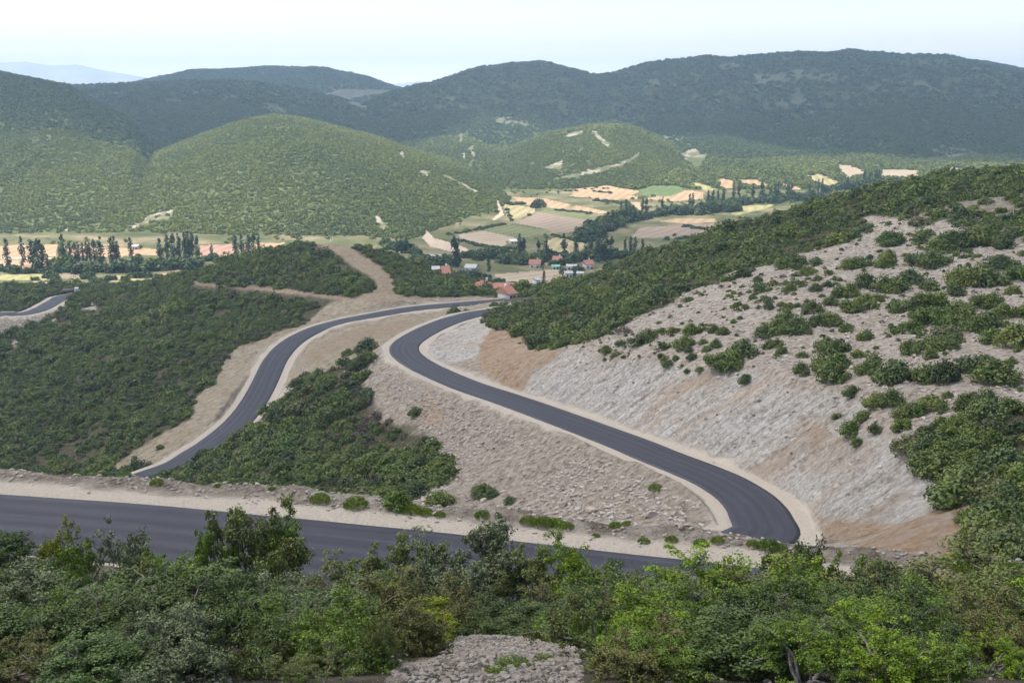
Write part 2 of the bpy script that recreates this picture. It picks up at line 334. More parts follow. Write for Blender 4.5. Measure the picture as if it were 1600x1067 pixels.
def m_asphalt():
    m, nt = mat('fresh asphalt'); b = NB(nt); p = b.pos(); uv = b.attr('across')
    n = b.noise(p, .35, 5, .6).outputs[0]; g = b.noise(p, 14, 3, .7).outputs[0]
    lanes = b.math('SINE', b.math('MULTIPLY', uv.outputs['Fac'], 15.0))
    along = b.noise(b.mapv(b.n('ShaderNodeCombineXYZ', inp={'X': uv.outputs['Fac'], 'Y': b.attr('along').outputs['Fac'], 'Z': 0.0}).outputs[0], (5.0, .025, 1)), 1.0, 5, .6).outputs[0]
    f = b.math('ADD', b.math('MULTIPLY', along, .65), b.math('ADD', b.math('MULTIPLY', n, .15), b.math('MULTIPLY', g, .2)))
    f = b.math('ADD', f, b.math('MULTIPLY', lanes, .06))
    col = b.ramp(f, [(.36, (.012, .013, .020)), (.5, (.020, .021, .031)), (.64, (.035, .037, .050))])
    b.out(col, .72, b.bump(g, .5, .02), .35); return m
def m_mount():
    m, nt = mat('mountain with haze in its colour'); b = NB(nt); b.out(b.ramp(b.noise(b.pos(), .004, 5, .6).outputs[0], [(.35, (.42, .43, .40)), (.65, (.56, .56, .53))]), .95); return m
M_MOUNT = m_mount()  # distance haze put into the rock colour as extra paleness
M_GROUND, M_HILL, M_VALLEY, M_ASPH = m_ground(), m_hill(), m_valley(), m_asphalt()
FM = {'straw': m_field('straw stubble field', (.30, .205, .12), (.40, .285, .175), .3),
      'orange': m_field('orange stubble field', (.33, .21, .125), (.42, .285, .18), .1),
      'tan': m_field('tan fallow field', (.27, .215, .15), (.37, .30, .22), .8),
      'brown': m_field('ploughed brown field', (.20, .155, .115), (.28, .22, .165), .5, .25),
      'red': m_field('red brown earth field', (.25, .15, .11), (.34, .215, .16), .2),
      'green': m_field('green crop field', (.09, .13, .048), (.13, .17, .07), .4),
      'olive': m_field('dull green field', (.105, .12, .05), (.165, .17, .08), .5),
      'dry': m_field('dry grass field', (.23, .20, .10), (.36, .30, .17), .2),
      'yellow': m_field('yellow grass field', (.25, .23, .10), (.33, .30, .15), .2),
      'track': m_field('pale dirt track', (.34, .27, .2), (.46, .37, .28), 0, .1)}

def mesh(name, V, Fc, material=None, attrs=None, smooth_=True, parent=None, link=True):
    me = bpy.data.meshes.new(name); V = np.asarray(V, np.float32); Fc = np.asarray(Fc, np.int32)
    me.vertices.add(len(V)); me.vertices.foreach_set('co', V.ravel())
    nf, k = Fc.shape; me.loops.add(nf * k); me.loops.foreach_set('vertex_index', Fc.ravel())
    me.polygons.add(nf); me.polygons.foreach_set('loop_start', np.arange(0, nf * k, k, dtype=np.int32))
    me.polygons.foreach_set('loop_total', np.full(nf, k, np.int32))
    if smooth_: me.polygons.foreach_set('use_smooth', np.ones(nf, bool))
    me.update(calc_edges=True)
    for nm, val in (attrs or {}).items():
        a = me.attributes.new(nm, 'FLOAT', 'POINT'); a.data.foreach_set('value', np.asarray(val, np.float32))
    if material: me.materials.append(material)
    o = bpy.data.objects.new(name, me)
    if link: C.objects.link(o)
    if parent: o.parent = parent
    return o
def tag(o, label=None, cat=None, group=None, kind=None):
    for k, v in (('label', label), ('category', cat), ('group', group), ('kind', kind)):
        if v: o[k] = v
    return o

# ------------------------------------------------------------------ what lies where (outlines traced on the ground)
BARE = [(865,545),(940,528),(985,500),(1040,478),(1075,452),(1115,442),(1160,418),(1205,412),(1240,398),(1290,388),(1330,378),(1350,362),(1350,340),(1400,338),(1440,352),(1480,345),(1500,360),(1560,372),(1600,380),(1700,380),(1700,640),
        (1600,628),(1540,640),(1500,655),(1440,668),(1400,690),(1330,680),(1270,650),(1200,612),(1100,592),(960,570)]
BARE2 = [(1360,365),(1480,318),(1600,300),(1600,400),(1480,400)]
GRASS = [[(500,505),(470,519),(440,531),(412,552),(395,540),(430,520),(480,505),(505,480),(520,470),(560,465),(600,463),(640,462),(700,464),(745,462),(785,468),(781,475),(700,483),(600,495),(540,504),(500,510)],
         [(400,535),(440,528),(412,555),(405,572),(388,606),(366,636),(342,660),(310,692),(270,716),(224,740),(150,738),(200,712),(232,690),(262,672),(300,655),(305,622),(340,585),(352,560),(370,540)],
         [(430,585),(445,560),(470,535),(500,520),(540,507),(594,496),(650,487),(706,481),(772,476),(772,482),(700,497),(640,522),(600,545),(560,560),(540,572),(480,590),(450,605)]]
BROWN = [[(488,379),(505,375),(540,377),(556,392),(585,410),(602,424),(618,438),(622,456),(632,470),(580,472),(556,464),(580,456),(590,443),(574,430),(552,416),(532,400),(506,388)],
         [(300,438),(340,444),(400,447),(450,452),(500,458),(545,464),(545,471),(500,465),(450,459),(400,453),(340,449),(300,443)],
         [(470,560),(500,535),(560,515),(620,503),(660,500),(640,512),(580,530),(520,552),(480,572)]]
OCHRE = [[(745,560),(756,530),(770,505),(800,512),(845,530),(885,545),(862,560),(835,585),(812,615),(780,600),(765,590)],
         [(1070,598),(1110,585),(1130,592),(1090,608),(1040,632),(1010,640)],
         [(1165,735),(1200,715),(1240,690),(1265,668),(1290,668),(1330,690),(1300,700),(1260,705),(1225,735),(1190,755)],
         [(1270,805),(1330,815),(1400,818),(1450,800),(1480,765),(1510,730),(1540,800),(1580,870),(1540,885),(1440,880),(1360,860),(1290,840)],
         [(640,630),(670,620),(700,640),(690,665),(660,665)]]
ROCKY = [[(100,470),(108,462),(100,500),(80,505),(88,480)], [(0,530),(45,530),(45,550),(10,555)], [(120,470),(150,470),(150,490),(125,495)]]
CUTP = [(1270,650),(1330,682),(1395,692),(1430,715),(1470,760),(1490,800),(1550,862),(1600,885),(1600,905),(1400,905),(1200,890),(1200,700)]
CUTP2 = [(655,545),(700,517),(764,492),(772,512),(800,524),(850,546),(925,552),(965,568),(1005,580),(930,660),(800,615),(700,580),(660,560)]
FG_SCREE = [(600,1080),(610,1045),(680,1030),(710,1000),(760,950),(850,955),(850,1000),(900,1010),(915,1080)]
TRACKS = [[(0,402),(90,403),(90,406),(0,405)], [(772,312),(778,312),(784,326),(787,336),(772,345),(768,343),(780,334)],
          [(667,360),(678,372),(700,378),(720,384),(735,392),(760,398),(740,402),(700,392),(672,385),(660,372)], [(672,400),(702,401),(702,406),(672,405)]]
FIELDS = [
 ('brown', [(807,349),(840,331),(930,346),(925,354),(885,364),(862,360)], 'pale brown ploughed field between two green strips in the valley'),
 ('olive', [(842,330),(855,325),(940,340),(932,346),(860,335)], 'dark green crop strip above the pale brown ploughed field'),
 ('olive', [(755,360),(795,351),(862,361),(858,366),(810,372)], 'dull green field below the pale brown ploughed field'),
 ('tan', [(715,367),(755,360.5),(808,372),(785,385),(762,382),(727,376)], 'tan fallow field at the foot of the central hill'),
 ('dry', [(786,317),(835,325),(835,332),(810,342),(792,340)], 'dry grass field with bushes beside the pale dirt track'),
 ('straw', [(800,308),(850,310),(892,320),(882,325.5),(847,325),(819,320)], 'long sunlit straw field below the small hill'),
 ('straw', [(890,327),(900,321),(955,332),(947,335),(912,330)], 'thin sunlit straw strip above the wooded stream'),
 ('straw', [(890,307),(900,295),(950,290),(1000,299),(987,305),(1007,310),(955,312),(925,309)], 'sunlit straw field at the foot of the small hill'),
 ('green', [(1000,297),(1020,290),(1065,291),(1067,300),(1047,307),(1007,305)], 'bright green crop field beside the straw field'),
 ('yellow', [(1077,286),(1092,286),(1120,296),(1105,299),(1082,292)], 'yellow green grass field at the hill foot'),
 ('straw', [(1007,311),(1027,307),(1057,302),(1075,297),(1100,301),(1098,311),(1050,315)], 'straw field with a lone tree below the green crop field'),
 ('orange', [(965,315),(1000,316),(1002,329),(982,324)], 'small orange stubble field behind the poplars'),
 ('straw', [(1120,282),(1132,279),(1150,285),(1152,295),(1125,294)], 'bright straw patch behind the right poplar row'),
 ('straw', [(1155,281),(1185,281),(1202,291),(1190,293),(1162,290)], 'bright straw wedge behind the right poplar row'),
 ('orange', [(1217,285),(1255,295),(1240,297),(1220,291)], 'orange earth strip beside the rounded fallow field'),
 ('dry', [(1255,274),(1280,271),(1315,286),(1300,295),(1275,287)], 'rounded dull fallow field below the dark ridge'),
 ('tan', [(1307,257),(1332,259),(1357,272),(1322,281),(1311,268)], 'tan field wedge at the foot of the dark ridge'),
 ('tan', [(1376,265),(1437,266),(1437,278),(1378,277)], 'long tan field at the foot of the dark ridge'),
 ('tan', [(1440,272),(1490,262),(1520,265),(1500,275)], 'tan field strip just above the scrub skyline'),
 ('yellow', [(1142,334),(1160,321),(1210,320),(1197,326),(1170,332),(1150,337)], 'pale yellow green field beside the near scrub slope'),
 ('straw', [(1030,346),(1055,342),(1117,342),(1120,347),(1075,350)], 'straw strip at the edge of the brown field'),
 ('brown', [(985,371),(1000,356),(1075,351),(1118,349),(1110,361),(1092,366),(1025,371)], 'brown ploughed field beside the near scrub slope'),
 ('tan', [(770,429),(840,423),(890,420),(885,430),(860,440),(838,448),(806,443),(780,438)], 'grey tan field beside the village houses'),
 ('dry', [(853,378),(870,370),(915,373),(917,385),(897,396),(858,396)], 'dry grass field behind the village poplars'),
 ('orange', [(-60,384),(0,384),(90,382),(87,401),(-60,401)], 'orange stubble field behind the left poplars'),
 ('orange', [(-60,406),(0,406),(86,407),(84,421),(-60,423)], 'orange field in front of the left poplars'),
 ('orange', [(100,384),(165,387),(250,389),(250,398),(165,402),(110,400)], 'orange field seen through the long poplar row'),
 ('red', [(312,384),(365,381),(367,402),(312,402)], 'red brown field left of the wooded spur'),
 ('orange', [(382,381),(446,379),(425,392),(382,397)], 'orange field wedge behind the wooded spur'),
 ('yellow', [(-60,430),(0,430),(70,427),(72,437),(-60,438)], 'bright yellow field above the far road'),
 ('brown', [(95,430),(125,427),(125,435),(95,435)], 'small brown field beside the yellow field'),
 ('tan', [(50,440),(120,441),(112,449),(82,450)], 'tan patch above the far road bend'),
 ('dry', [(160,432),(215,429),(255,432),(240,437),(175,441)], 'dull green strip below the long poplar row'),
 ('orange', [(250,427),(307,424),(278,433),(250,433)], 'small orange field beside the wooded spur'),
 ('tan', [(160,447),(225,445),(212,456),(170,465)], 'grey stony patch beyond the far road'),
]
HROCK = [[(190,362),(215,346),(250,330),(272,325),(270,340),(240,346),(215,355)], [(622,237),(630,236),(634,245),(628,247)], [(655,268),(672,266),(668,277)], [(580,338),(592,336),(606,352),(600,360)],
         [(690,272),(700,274),(748,300),(744,302)], [(860,280),(900,271),(930,263),(965,255),(985,246),(1000,236),(999,242),(985,252),(965,260),(930,268),(900,277)],
         [(880,212),(895,206),(912,203),(912,208),(890,213)], [(946,193),(978,191),(978,194),(948,196)], [(920,202),(930,204),(940,214),(955,225),(950,229),(934,216)], [(98,355),(108,357),(122,365),(108,367)],
         [(717,208),(725,209),(722,223),(715,222)], [(730,230),(741,226),(744,246),(737,262),(729,258),(737,244)], [(721,240),(728,238),(730,251),(724,252)], [(1060,240),(1085,232),(1105,245),(1090,268),(1085,262)], [(1420,247),(1498,242),(1492,251),(1440,253)], [(1584,246),(1600,244),(1600,254),(1588,254)],
         [(850,262),(880,250),(876,262)]]
HDRY = [[(498,149),(540,139),(600,141),(640,141),(600,149),(540,156)], [(535,160),(560,161),(576,168),(570,174),(540,166)]]
HTHIN = [(1165,110),(1195,105),(1205,135),(1180,150)], [(1240,150),(1290,140),(1300,175),(1250,180)]

# ------------------------------------------------------------------ the terrain sheet (finer towards the camera)
ac = np.r_[-np.geomspace(1.5, .58, 50), np.linspace(-.57, .57, 1040), np.geomspace(.58, 1.5, 50)]
yr = np.r_[np.geomspace(4, 58, 190, endpoint=False), np.geomspace(58, 480, 620, endpoint=False), np.geomspace(480, 2700, 300, endpoint=False), np.geomspace(2700, 12900, 140)] - 25
AX, YY = np.meshgrid(ac, yr); XX = AX * (YY + 25)
ZZ, HID, CUT, DM = ground(XX, YY, True)
PX, PY, DD = proj(XX, YY, ZZ)
wob = 7 * fbm(XX / 5, YY / 5, 31, 3); wobx = PX + wob * np.clip(150 / DD, .15, 1.5) * 1.3; woby = PY + 6 * fbm(XX / 5, YY / 5, 37, 3) * np.clip(150 / DD, .1, 1.5)
near = YY < 620
def wmask(polys, cond=None):
    m = np.zeros(XX.shape, bool)
    for pl in polys: m |= inpoly(wobx, woby, pl)
    m &= near & (YY > 62)
    if cond is not None: m &= cond
    w = m.astype(float)
    for _ in range(2):
        q = np.pad(w, 1, mode='edge'); w = (q[:-2, 1:-1] + q[2:, 1:-1] + q[1:-1, :-2] + q[1:-1, 2:] + 4 * w) / 8
    return w
nn = .5 + .5 * fbm(XX / 3, YY / 3, 41, 3)
SCREEP = [(535,575),(545,568),(600,600),(640,645),(675,690),(690,715),(720,745),(600,800),(640,830),(1000,880),(1160,860),(1150,815),(1060,765),(900,700),(760,640),(680,610),(610,565)]
w_grav = np.where(near & (YY < 600), smooth(6.4, 5.3, DM + (nn - .5) * 1.5), 0)
w_cut = smooth(-.3, -1.1, CUT + (nn - .5) * .8) * near
w_fill = smooth(.3, 1.1, CUT + (nn - .5) * .8) * near
w_fill = np.maximum(w_fill, wmask([SCREEP], (DM > 5) & (XX < 40)))
w_fill = np.maximum(w_fill, ((YY < 245) & (YY > 95) & (XX > -42) & (XX < 45)) * smooth(16, 11, DM + 4 * (nn - .5)) * (w_cut < .3))
w_cut = np.maximum(w_cut, wmask([CUTP], XX > 0)); w_cut = np.maximum(w_cut, wmask([CUTP2], XX > -30))
w_bare = np.maximum(wmask([BARE], XX > -20), wmask([BARE2], XX > 0) * .55)
w_bare = np.maximum(w_bare, wmask(ROCKY) * smooth(.3, .6, nn))
fgs = inpoly(wobx, woby, FG_SCREE) & (YY < 46); w_bare = np.maximum(w_bare, fgs * smooth(-.25, .1, fbm(XX / .9, YY / .9, 47, 3)))
w_bare = np.maximum(w_bare, (YY < 60) * smooth(9, 5.5, DM + 4 * (nn - .5)))
w_bare = np.maximum(w_bare, (YY < 80) * .35 * nn)
w_grass = wmask(GRASS); w_brown = wmask(BROWN); w_ochre = np.clip((wmask(OCHRE[:1]) + .5 * wmask(OCHRE[1:3]) + .85 * wmask(OCHRE[3:])) * (.35 + 1.1 * (.5 + .5 * fbm(XX / 2.5, YY / 2.5, 43, 3))) + .28 * smooth(.12, .45, fbm(XX / 8, (YY + ZZ) / 9, 45, 4)) * (w_cut > .5), 0, 1)
leftd = smooth(14, 9, DM + 5 * (nn - .5)) * (YY < 240) * (XX < -40) * (YY > 120) * .0
near_att = dict(w_grav=w_grav, w_cut=w_cut, w_fill=w_fill, w_bare=w_bare, w_grass=w_grass, w_brown=w_brown, w_ochre=w_ochre)
hr = np.zeros(XX.shape, bool); hd = np.zeros(XX.shape, bool)
wx = PX + 6 * fbm(XX / 12, YY / 12, 51, 3); wy = PY + 5 * fbm(XX / 12, YY / 12, 53, 3)
for pl in HROCK: hr |= inpoly(wx, wy, pl)
for pl in HDRY: hd |= inpoly(PX, PY, pl)
rockn = smooth(-.15, .12, fbm(XX / 18, YY / 18, 57, 4))
w_rock = (hr * (.25 + .75 * rockn) + hd * .6) * (YY > 650)
ths = np.zeros(XX.shape, bool)
for pl in HTHIN: ths |= inpoly(wx, wy, pl)
bald = smooth(.40, .56, fbm(XX / 110, YY / 170, 97, 4)) * (YY > 1500); w_rock = np.clip(w_rock + .30 * bald + ths * .35 * smooth(.0, .25, fbm(XX / 25, YY / 25, 59, 4)), 0, 1)

nr, nc = XX.shape
I = np.arange(nr * nc).reshape(nr, nc)
FQ = np.stack([I[:-1, :-1], I[:-1, 1:], I[1:, 1:], I[1:, :-1]], -1).reshape(-1, 4)
fc = lambda A: (A[:-1, :-1] + A[:-1, 1:] + A[1:, 1:] + A[1:, :-1]).ravel() / 4
fPX, fPY, fY = fc(PX), fc(PY), fc(YY)
reg = np.where(fY < 560, 0, 1 + HID[:-1, :-1].ravel()); reg = np.where((reg == 1) & (fY > 1140), 99, reg)           # 0 near ground, 1 valley, 2.. hills
flatv = (reg == 1) & (fY > 560)
lowz = fc(ZZ) < -92
fld = np.zeros(len(FQ), int)
okf = (fY > 560) & (fY < 2300) & ((reg == 1) | (reg == 99) | lowz)
for k, (kd, pl, lb) in enumerate(FIELDS):
    fld[okf & inpoly(fPX, fPY, pl) & (fld == 0)] = k + 1
trk = np.zeros(len(FQ), bool)
for pl in TRACKS: trk |= okf & inpoly(fPX, fPY, pl)
fld[trk] = 999
ALLV = np.stack([XX, YY, ZZ], -1).reshape(-1, 3)
def region(name, sel, material, label, att=None):
    q = FQ[sel]
    if not len(q): print('empty region', label); return None
    ids, inv = np.unique(q, return_inverse=True)
    a = {k: v.ravel()[ids] for k, v in (att or {}).items()}
    return tag(mesh(name, ALLV[ids], inv.reshape(-1, 4), material, a), label, None, None, 'structure')
region('ground', (reg == 0) & (fld == 0), M_GROUND, 'stony slopes and road embankments of the near valley side', near_att)
region('hill_foot', (reg == 99) & (fld == 0), M_HILL, 'scrubby upper end of the valley floor below the ridges', dict(w_rock=w_rock * 0))
region('valley_floor', (reg == 1) & (fld == 0), M_VALLEY, 'green and brown valley floor between the hills')
HL = ['rounded green hill in the sun across the valley', 'long green slope rising to the dark left ridge', 'small sunlit hill crossed by a pale track', 'low rocky foothills between the sunlit hills', 'dark wooded ridge behind the rounded hill',
      'dark flat-topped hill on the horizon', 'long dark wooded ridge closing the valley', 'pale blue mountain far on the horizon', 'faint pale rise on the horizon']
for k, hl in enumerate(HILLS):
    region(hl.name, (reg == 2 + k) & (fld == 0), M_MOUNT if hl.name == 'mountain' else M_HILL, HL[k], dict(w_rock=w_rock))
for k, (kd, pl, lb) in enumerate(FIELDS): region('field', fld == k + 1, FM[kd], lb)
region('dirt_track', fld == 999, FM['track'], 'pale dirt tracks between the valley fields')

def ribbon(name, road, hw, lift, material, label):
    t = np.gradient(road[:, :2], axis=0); t /= np.linalg.norm(t, axis=1)[:, None]; nrm = np.stack([-t[:, 1], t[:, 0]], 1)
    off = np.linspace(-hw, hw, 13); wig = .07 * fbm(np.arange(len(road)) / 3., np.zeros(len(road)), 5, 3)
    Vs = []; A = []; B = []
    for k, o in enumerate(off):
        o_ = o + (wig if k in (0, 12) else 0)
        o_ = np.broadcast_to(o_, (len(road),))
        crown = .06 * (1 - (o / hw) ** 2)
        Vs.append(np.c_[road[:, :2] + nrm * o_[:, None], road[:, 2] + lift + crown]); A.append(np.full(len(road), o / hw)); B.append(np.arange(len(road)) * 1.2)
    # side skirts so that the layer of asphalt has a thickness
    Vs = [Vs[0] - [0, 0, .12]] + Vs + [Vs[-1] - [0, 0, .12]]; A = [A[0]] + A + [A[-1]]; B = [B[0]] + B + [B[-1]]
    V = np.stack(Vs, 1); n, k = V.shape[:2]; I = np.arange(n * k).reshape(n, k)
    Q = np.stack([I[:-1, :-1], I[1:, :-1], I[1:, 1:], I[:-1, 1:]], -1).reshape(-1, 4)[:, ::-1]
    return tag(mesh(name, V.reshape(-1, 3), Q, material, dict(across=np.stack(A, 1).ravel(), along=np.stack(B, 1).ravel())), label, None, None, 'structure')
ribbon('road', ROAD_NEAR, 3.65, .03, M_ASPH, 'dark asphalt road crossing just below the foreground bushes')
ribbon('road', ROAD_MAIN, 3.65, .03, M_ASPH, 'dark asphalt road winding down the slope in hairpin bends')

# ------------------------------------------------------------------ foliage
def m_leaf(name, cols, rnd=.35, trans=.2, use_obj=False):
    m, nt = mat(name); b = NB(nt)
    t = b.attr('tint').outputs['Fac']; oi = b.n('ShaderNodeObjectInfo')
    base = b.ramp(oi.outputs['Random'], [(k / (len(cols) - 1), c) for k, c in enumerate(cols)]) if len(cols) > 1 else None
    if use_obj: base = oi.outputs['Color']
    hs = b.n('ShaderNodeHueSaturation', inp={'Color': base, 'Hue': b.math('ADD', .485, b.math('MULTIPLY', b.attr('hue').outputs['Fac'], .03)), 'Saturation': 1.16, 'Value': b.math('MULTIPLY', t, .94)})
    d = b.n('ShaderNodeBsdfPrincipled', inp={'Base Color': hs.outputs[0], 'Roughness': .55, 'Specular IOR Level': .25})
    tl = b.n('ShaderNodeBsdfTranslucent', inp={'Color': hs.outputs[0]})
    mx = b.n('ShaderNodeMixShader', inp={0: trans}); nt.links.new(d.outputs[0], mx.inputs[1]); nt.links.new(tl.outputs[0], mx.inputs[2])
    o = b.n('ShaderNodeOutputMaterial'); nt.links.new(mx.outputs[0], o.inputs[0]); return m
def m_bark(name, c0, c1):
    m, nt = mat(name); b = NB(nt); p = b.n('ShaderNodeTexCoord').outputs['Object']
    n = b.noise(b.mapv(p, (1, 1, .25)), 14, 5, .65).outputs[0]
    b.out(b.ramp(n, [(.35, c0), (.65, c1)]), .9, b.bump(n, .8, .03), .1); return m
M_SHRUB = m_leaf('dark evergreen scrub leaves', [(.058, .078, .032), (.098, .126, .040), (.13, .160, .045), (.074, .102, .044), (.155, .178, .058)])
M_SHRUBL = m_leaf('bright scrub leaves', [(.085, .125, .032), (.11, .14, .04), (.075, .115, .04)])
M_DEAD = m_leaf('dry purple brown twigs', [(.10, .075, .065), (.13, .10, .085), (.09, .08, .06)])
M_FAR = m_leaf('distant scrub leaves', [(.155, .185, .056), (.205, .23, .070), (.175, .205, .062), (.23, .25, .088), (.185, .21, .072)])
M_POP = m_leaf('poplar leaves', [(.038, .062, .036), (.048, .075, .040), (.058, .085, .040)])
M_TREE = m_leaf('valley tree leaves', [(.045, .072, .030), (.065, .098, .036), (.055, .085, .038), (.085, .118, .042)])
M_YTREE = m_leaf('pale willow leaves', [(.12, .155, .05), (.10, .135, .05)])
M_FG = m_leaf('foreground leaves', [(.06, .09, .03), (.07, .1, .03)], use_obj=True, trans=.16)
M_WEED = m_leaf('roadside weed leaves', [(.12, .185, .030), (.15, .20, .04), (.10, .16, .03)])
M_BARK = m_bark('grey bark', (.09, .08, .07), (.22, .20, .18))
M_BARKD = m_bark('bleached dead wood', (.34, .32, .30), (.55, .53, .51))

def leafquads(P, N, L, Wd, r):
    """diamond leaves at points P facing roughly along N"""
    n = len(P); N = N / np.maximum(np.linalg.norm(N, axis=1), 1e-6)[:, None]
    A = r.normal(size=(n, 3)); A -= (A * N).sum(1)[:, None] * N; A /= np.linalg.norm(A, axis=1)[:, None]; B = np.cross(N, A)
    L = np.broadcast_to(L, n)[:, None]; Wd = np.broadcast_to(Wd, n)[:, None]
    V = np.stack([P - A * L / 2, P + B * Wd / 2 - A * L * .05, P + A * L / 2, P - B * Wd / 2 - A * L * .05], 1).reshape(-1, 3)
    return V, np.arange(n * 4).reshape(n, 4)
def clump_cloud(r, centers, rad, nleaf, size, flat=.8, fill=.45):
    K_ = len(centers); k = r.integers(0, K_, nleaf); d = r.normal(size=(nleaf, 3)); d /= np.linalg.norm(d, axis=1)[:, None]
    rr = rad[k] * (fill + (1 - fill) * r.random(nleaf) ** .5)
    P = centers[k] + d * rr[:, None] * np.array([1, 1, flat]); N = d + r.normal(size=(nleaf, 3)) * .55 + [0, 0, .35]
    s = size * r.uniform(.7, 1.3, nleaf); V, Q = leafquads(P, N, s, s * .75, r)
    tc = r.uniform(.72, 1.32, K_)[k] * r.uniform(.8, 1.2, nleaf); hc = np.clip(r.normal(.5, .25, K_)[k] + r.normal(0, .12, nleaf), 0, 1)
    return V, Q, np.repeat(tc, 4), np.repeat(hc, 4)
def shrub_proto(name, seed, nleaf, size, nclump, material, hgt=1.0, ragged=.3):
    r = np.random.default_rng(seed); th = r.uniform(0, 2 * np.pi, nclump); el = r.random(nclump) ** .8
    rad = r.uniform(.22, .42, nclump); rr = np.sqrt(np.clip(1 - el ** 2, 0, 1)) * .72 * r.uniform(1 - ragged, 1 + ragged * .6, nclump)
    c = np.c_[np.cos(th) * rr, np.sin(th) * rr * r.uniform(.8, 1.1), (.12 + el * .62 * r.uniform(1 - ragged, 1 + ragged, nclump)) * hgt]
    V, Q, t, h = clump_cloud(r, c, rad, nleaf, size, .85)
    V[:, 2] = np.maximum(V[:, 2], -.12)
    return mesh(name, V, Q, material, dict(tint=t, hue=h), False, link=False)
def proto_set(name, objs):
    col = bpy.data.collections.new(name)
    for o in objs: col.objects.link(o)
    return col
SH = [shrub_proto('shrub', 100 + k, 2200, .12, 30, M_SHRUB, 1.0, .35) for k in range(7)] + [shrub_proto('shrub', 120 + k, 2200, .12, 28, M_SHRUBL) for k in range(2)] + [shrub_proto('shrub', 130, 700, .12, 20, M_DEAD)]
M_OLIVE = m_leaf('olive scrub leaves', [(.095, .11, .045), (.12, .125, .055), (.085, .095, .05)])
SH += [shrub_proto('shrub', 131, 1500, .13, 24, M_OLIVE, .9, .4)]
SM = [shrub_proto('scrub_bush', 140 + k, 850, .165, 20, M_SHRUB, 1.0, .35) for k in range(6)] + [shrub_proto('scrub_bush', 150, 850, .165, 20, M_SHRUBL), shrub_proto('scrub_bush', 151, 500, .14, 18, M_DEAD), shrub_proto('scrub_bush', 152, 850, .16, 20, M_OLIVE, .9, .4)]
M_RIDGE = m_leaf('wood leaves darkened for shade', [(.075, .105, .044), (.105, .14, .054), (.09, .12, .05)])  # leaf colour darkened to stand in for cloud shade on the ridges
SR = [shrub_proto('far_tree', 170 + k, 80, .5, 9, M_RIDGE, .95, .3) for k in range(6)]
M_FARD = m_leaf('shaded green distant leaves', [(.115, .15, .05), (.14, .17, .058), (.13, .155, .06)])  # darker copy of the far scrub: hill shading put into leaf colour
SF = [shrub_proto('far_bush', 160 + k, 80, .5, 9, M_FAR, .95, .3) for k in range(6)] + [shrub_proto('far_bush', 166 + k, 80, .5, 9, M_FARD, .95, .3) for k in range(3)]
def scatter(name, P, scale, rotz, idx, protos, label, tilt=None, kind='stuff'):
    """ONE object of ground cover: points that carry instances of a few source plants or stones"""
    me = bpy.data.meshes.new(name); P = np.asarray(P, np.float32); me.vertices.add(len(P)); me.vertices.foreach_set('co', P.ravel())
    for nm, ty, v in (('scl', 'FLOAT', scale), ('rz', 'FLOAT', rotz), ('pick', 'INT', idx)):
        a = me.attributes.new(nm, ty, 'POINT'); a.data.foreach_set('value', np.asarray(v, np.float32 if ty == 'FLOAT' else np.int32))
    o = bpy.data.objects.new(name, me); C.objects.link(o)
    ng = bpy.data.node_groups.new(name, 'GeometryNodeTree'); ng.interface.new_socket('Geometry', in_out='INPUT', socket_type='NodeSocketGeometry'); ng.interface.new_socket('Geometry', in_out='OUTPUT', socket_type='NodeSocketGeometry')
    N = ng.nodes; gi = N.new('NodeGroupInput'); go = N.new('NodeGroupOutput'); ip = N.new('GeometryNodeInstanceOnPoints'); ci = N.new('GeometryNodeCollectionInfo')
    ci.inputs['Collection'].default_value = protos; ci.inputs['Separate Children'].default_value = True; ci.inputs['Reset Children'].default_value = True
    def na(nm, ty):
        q = N.new('GeometryNodeInputNamedAttribute'); q.data_type = ty; q.inputs['Name'].default_value = nm; return q.outputs['Attribute']
    cx = N.new('ShaderNodeCombineXYZ'); L = ng.links
    L.new(na('rz', 'FLOAT'), cx.inputs[2]); L.new(gi.outputs[0], ip.inputs['Points']); L.new(ci.outputs[0], ip.inputs['Instance'])
    ip.inputs['Pick Instance'].default_value = True; L.new(na('pick', 'INT'), ip.inputs['Instance Index']); L.new(cx.outputs[0], ip.inputs['Rotation'])
    L.new(na('scl', 'FLOAT'), ip.inputs['Scale']); L.new(ip.outputs[0], go.inputs[0])
    o.modifiers.new('scatter', 'NODES').node_group = ng
    return tag(o, label, None, None, kind)
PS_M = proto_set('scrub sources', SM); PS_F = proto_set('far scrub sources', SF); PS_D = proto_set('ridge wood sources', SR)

def hit(px, py, d0=8., d1=3000.):
    d = np.geomspace(d0, d1, 1600); p = at(px, py, d); k = np.where(p[:, 2] < ground(p[:, 0], p[:, 1]))[0]
    if not len(k): return p[-1]
    a, b_ = d[max(k[0] - 1, 0)], d[k[0]]; dd = np.linspace(a, b_, 24); q = at(px, py, dd); j = np.argmax(q[:, 2] < ground(q[:, 0], q[:, 1])); return q[j]
def visible(P, lift):
    """True where the top of a plant standing at P can be seen past the terrain"""
    vis = np.ones(len(P), bool)
    T_ = P + np.array([0, 0, 1.]) * np.asarray(lift)[:, None]
    for f in np.r_[np.linspace(.25, .9, 27), .94, .97]:
        q = T_ * f; vis &= ground(q[:, 0], q[:, 1]) < q[:, 2] + .3
    return vis
def jgrid(x0, x1, y0, y1, s, seed):
    r = np.random.default_rng(seed); gx = np.arange(x0, x1, s); gy = np.arange(y0, y1, s); G = np.stack(np.meshgrid(gx, gy), -1).reshape(-1, 2)
    return G + r.uniform(-.45, .45, G.shape) * s

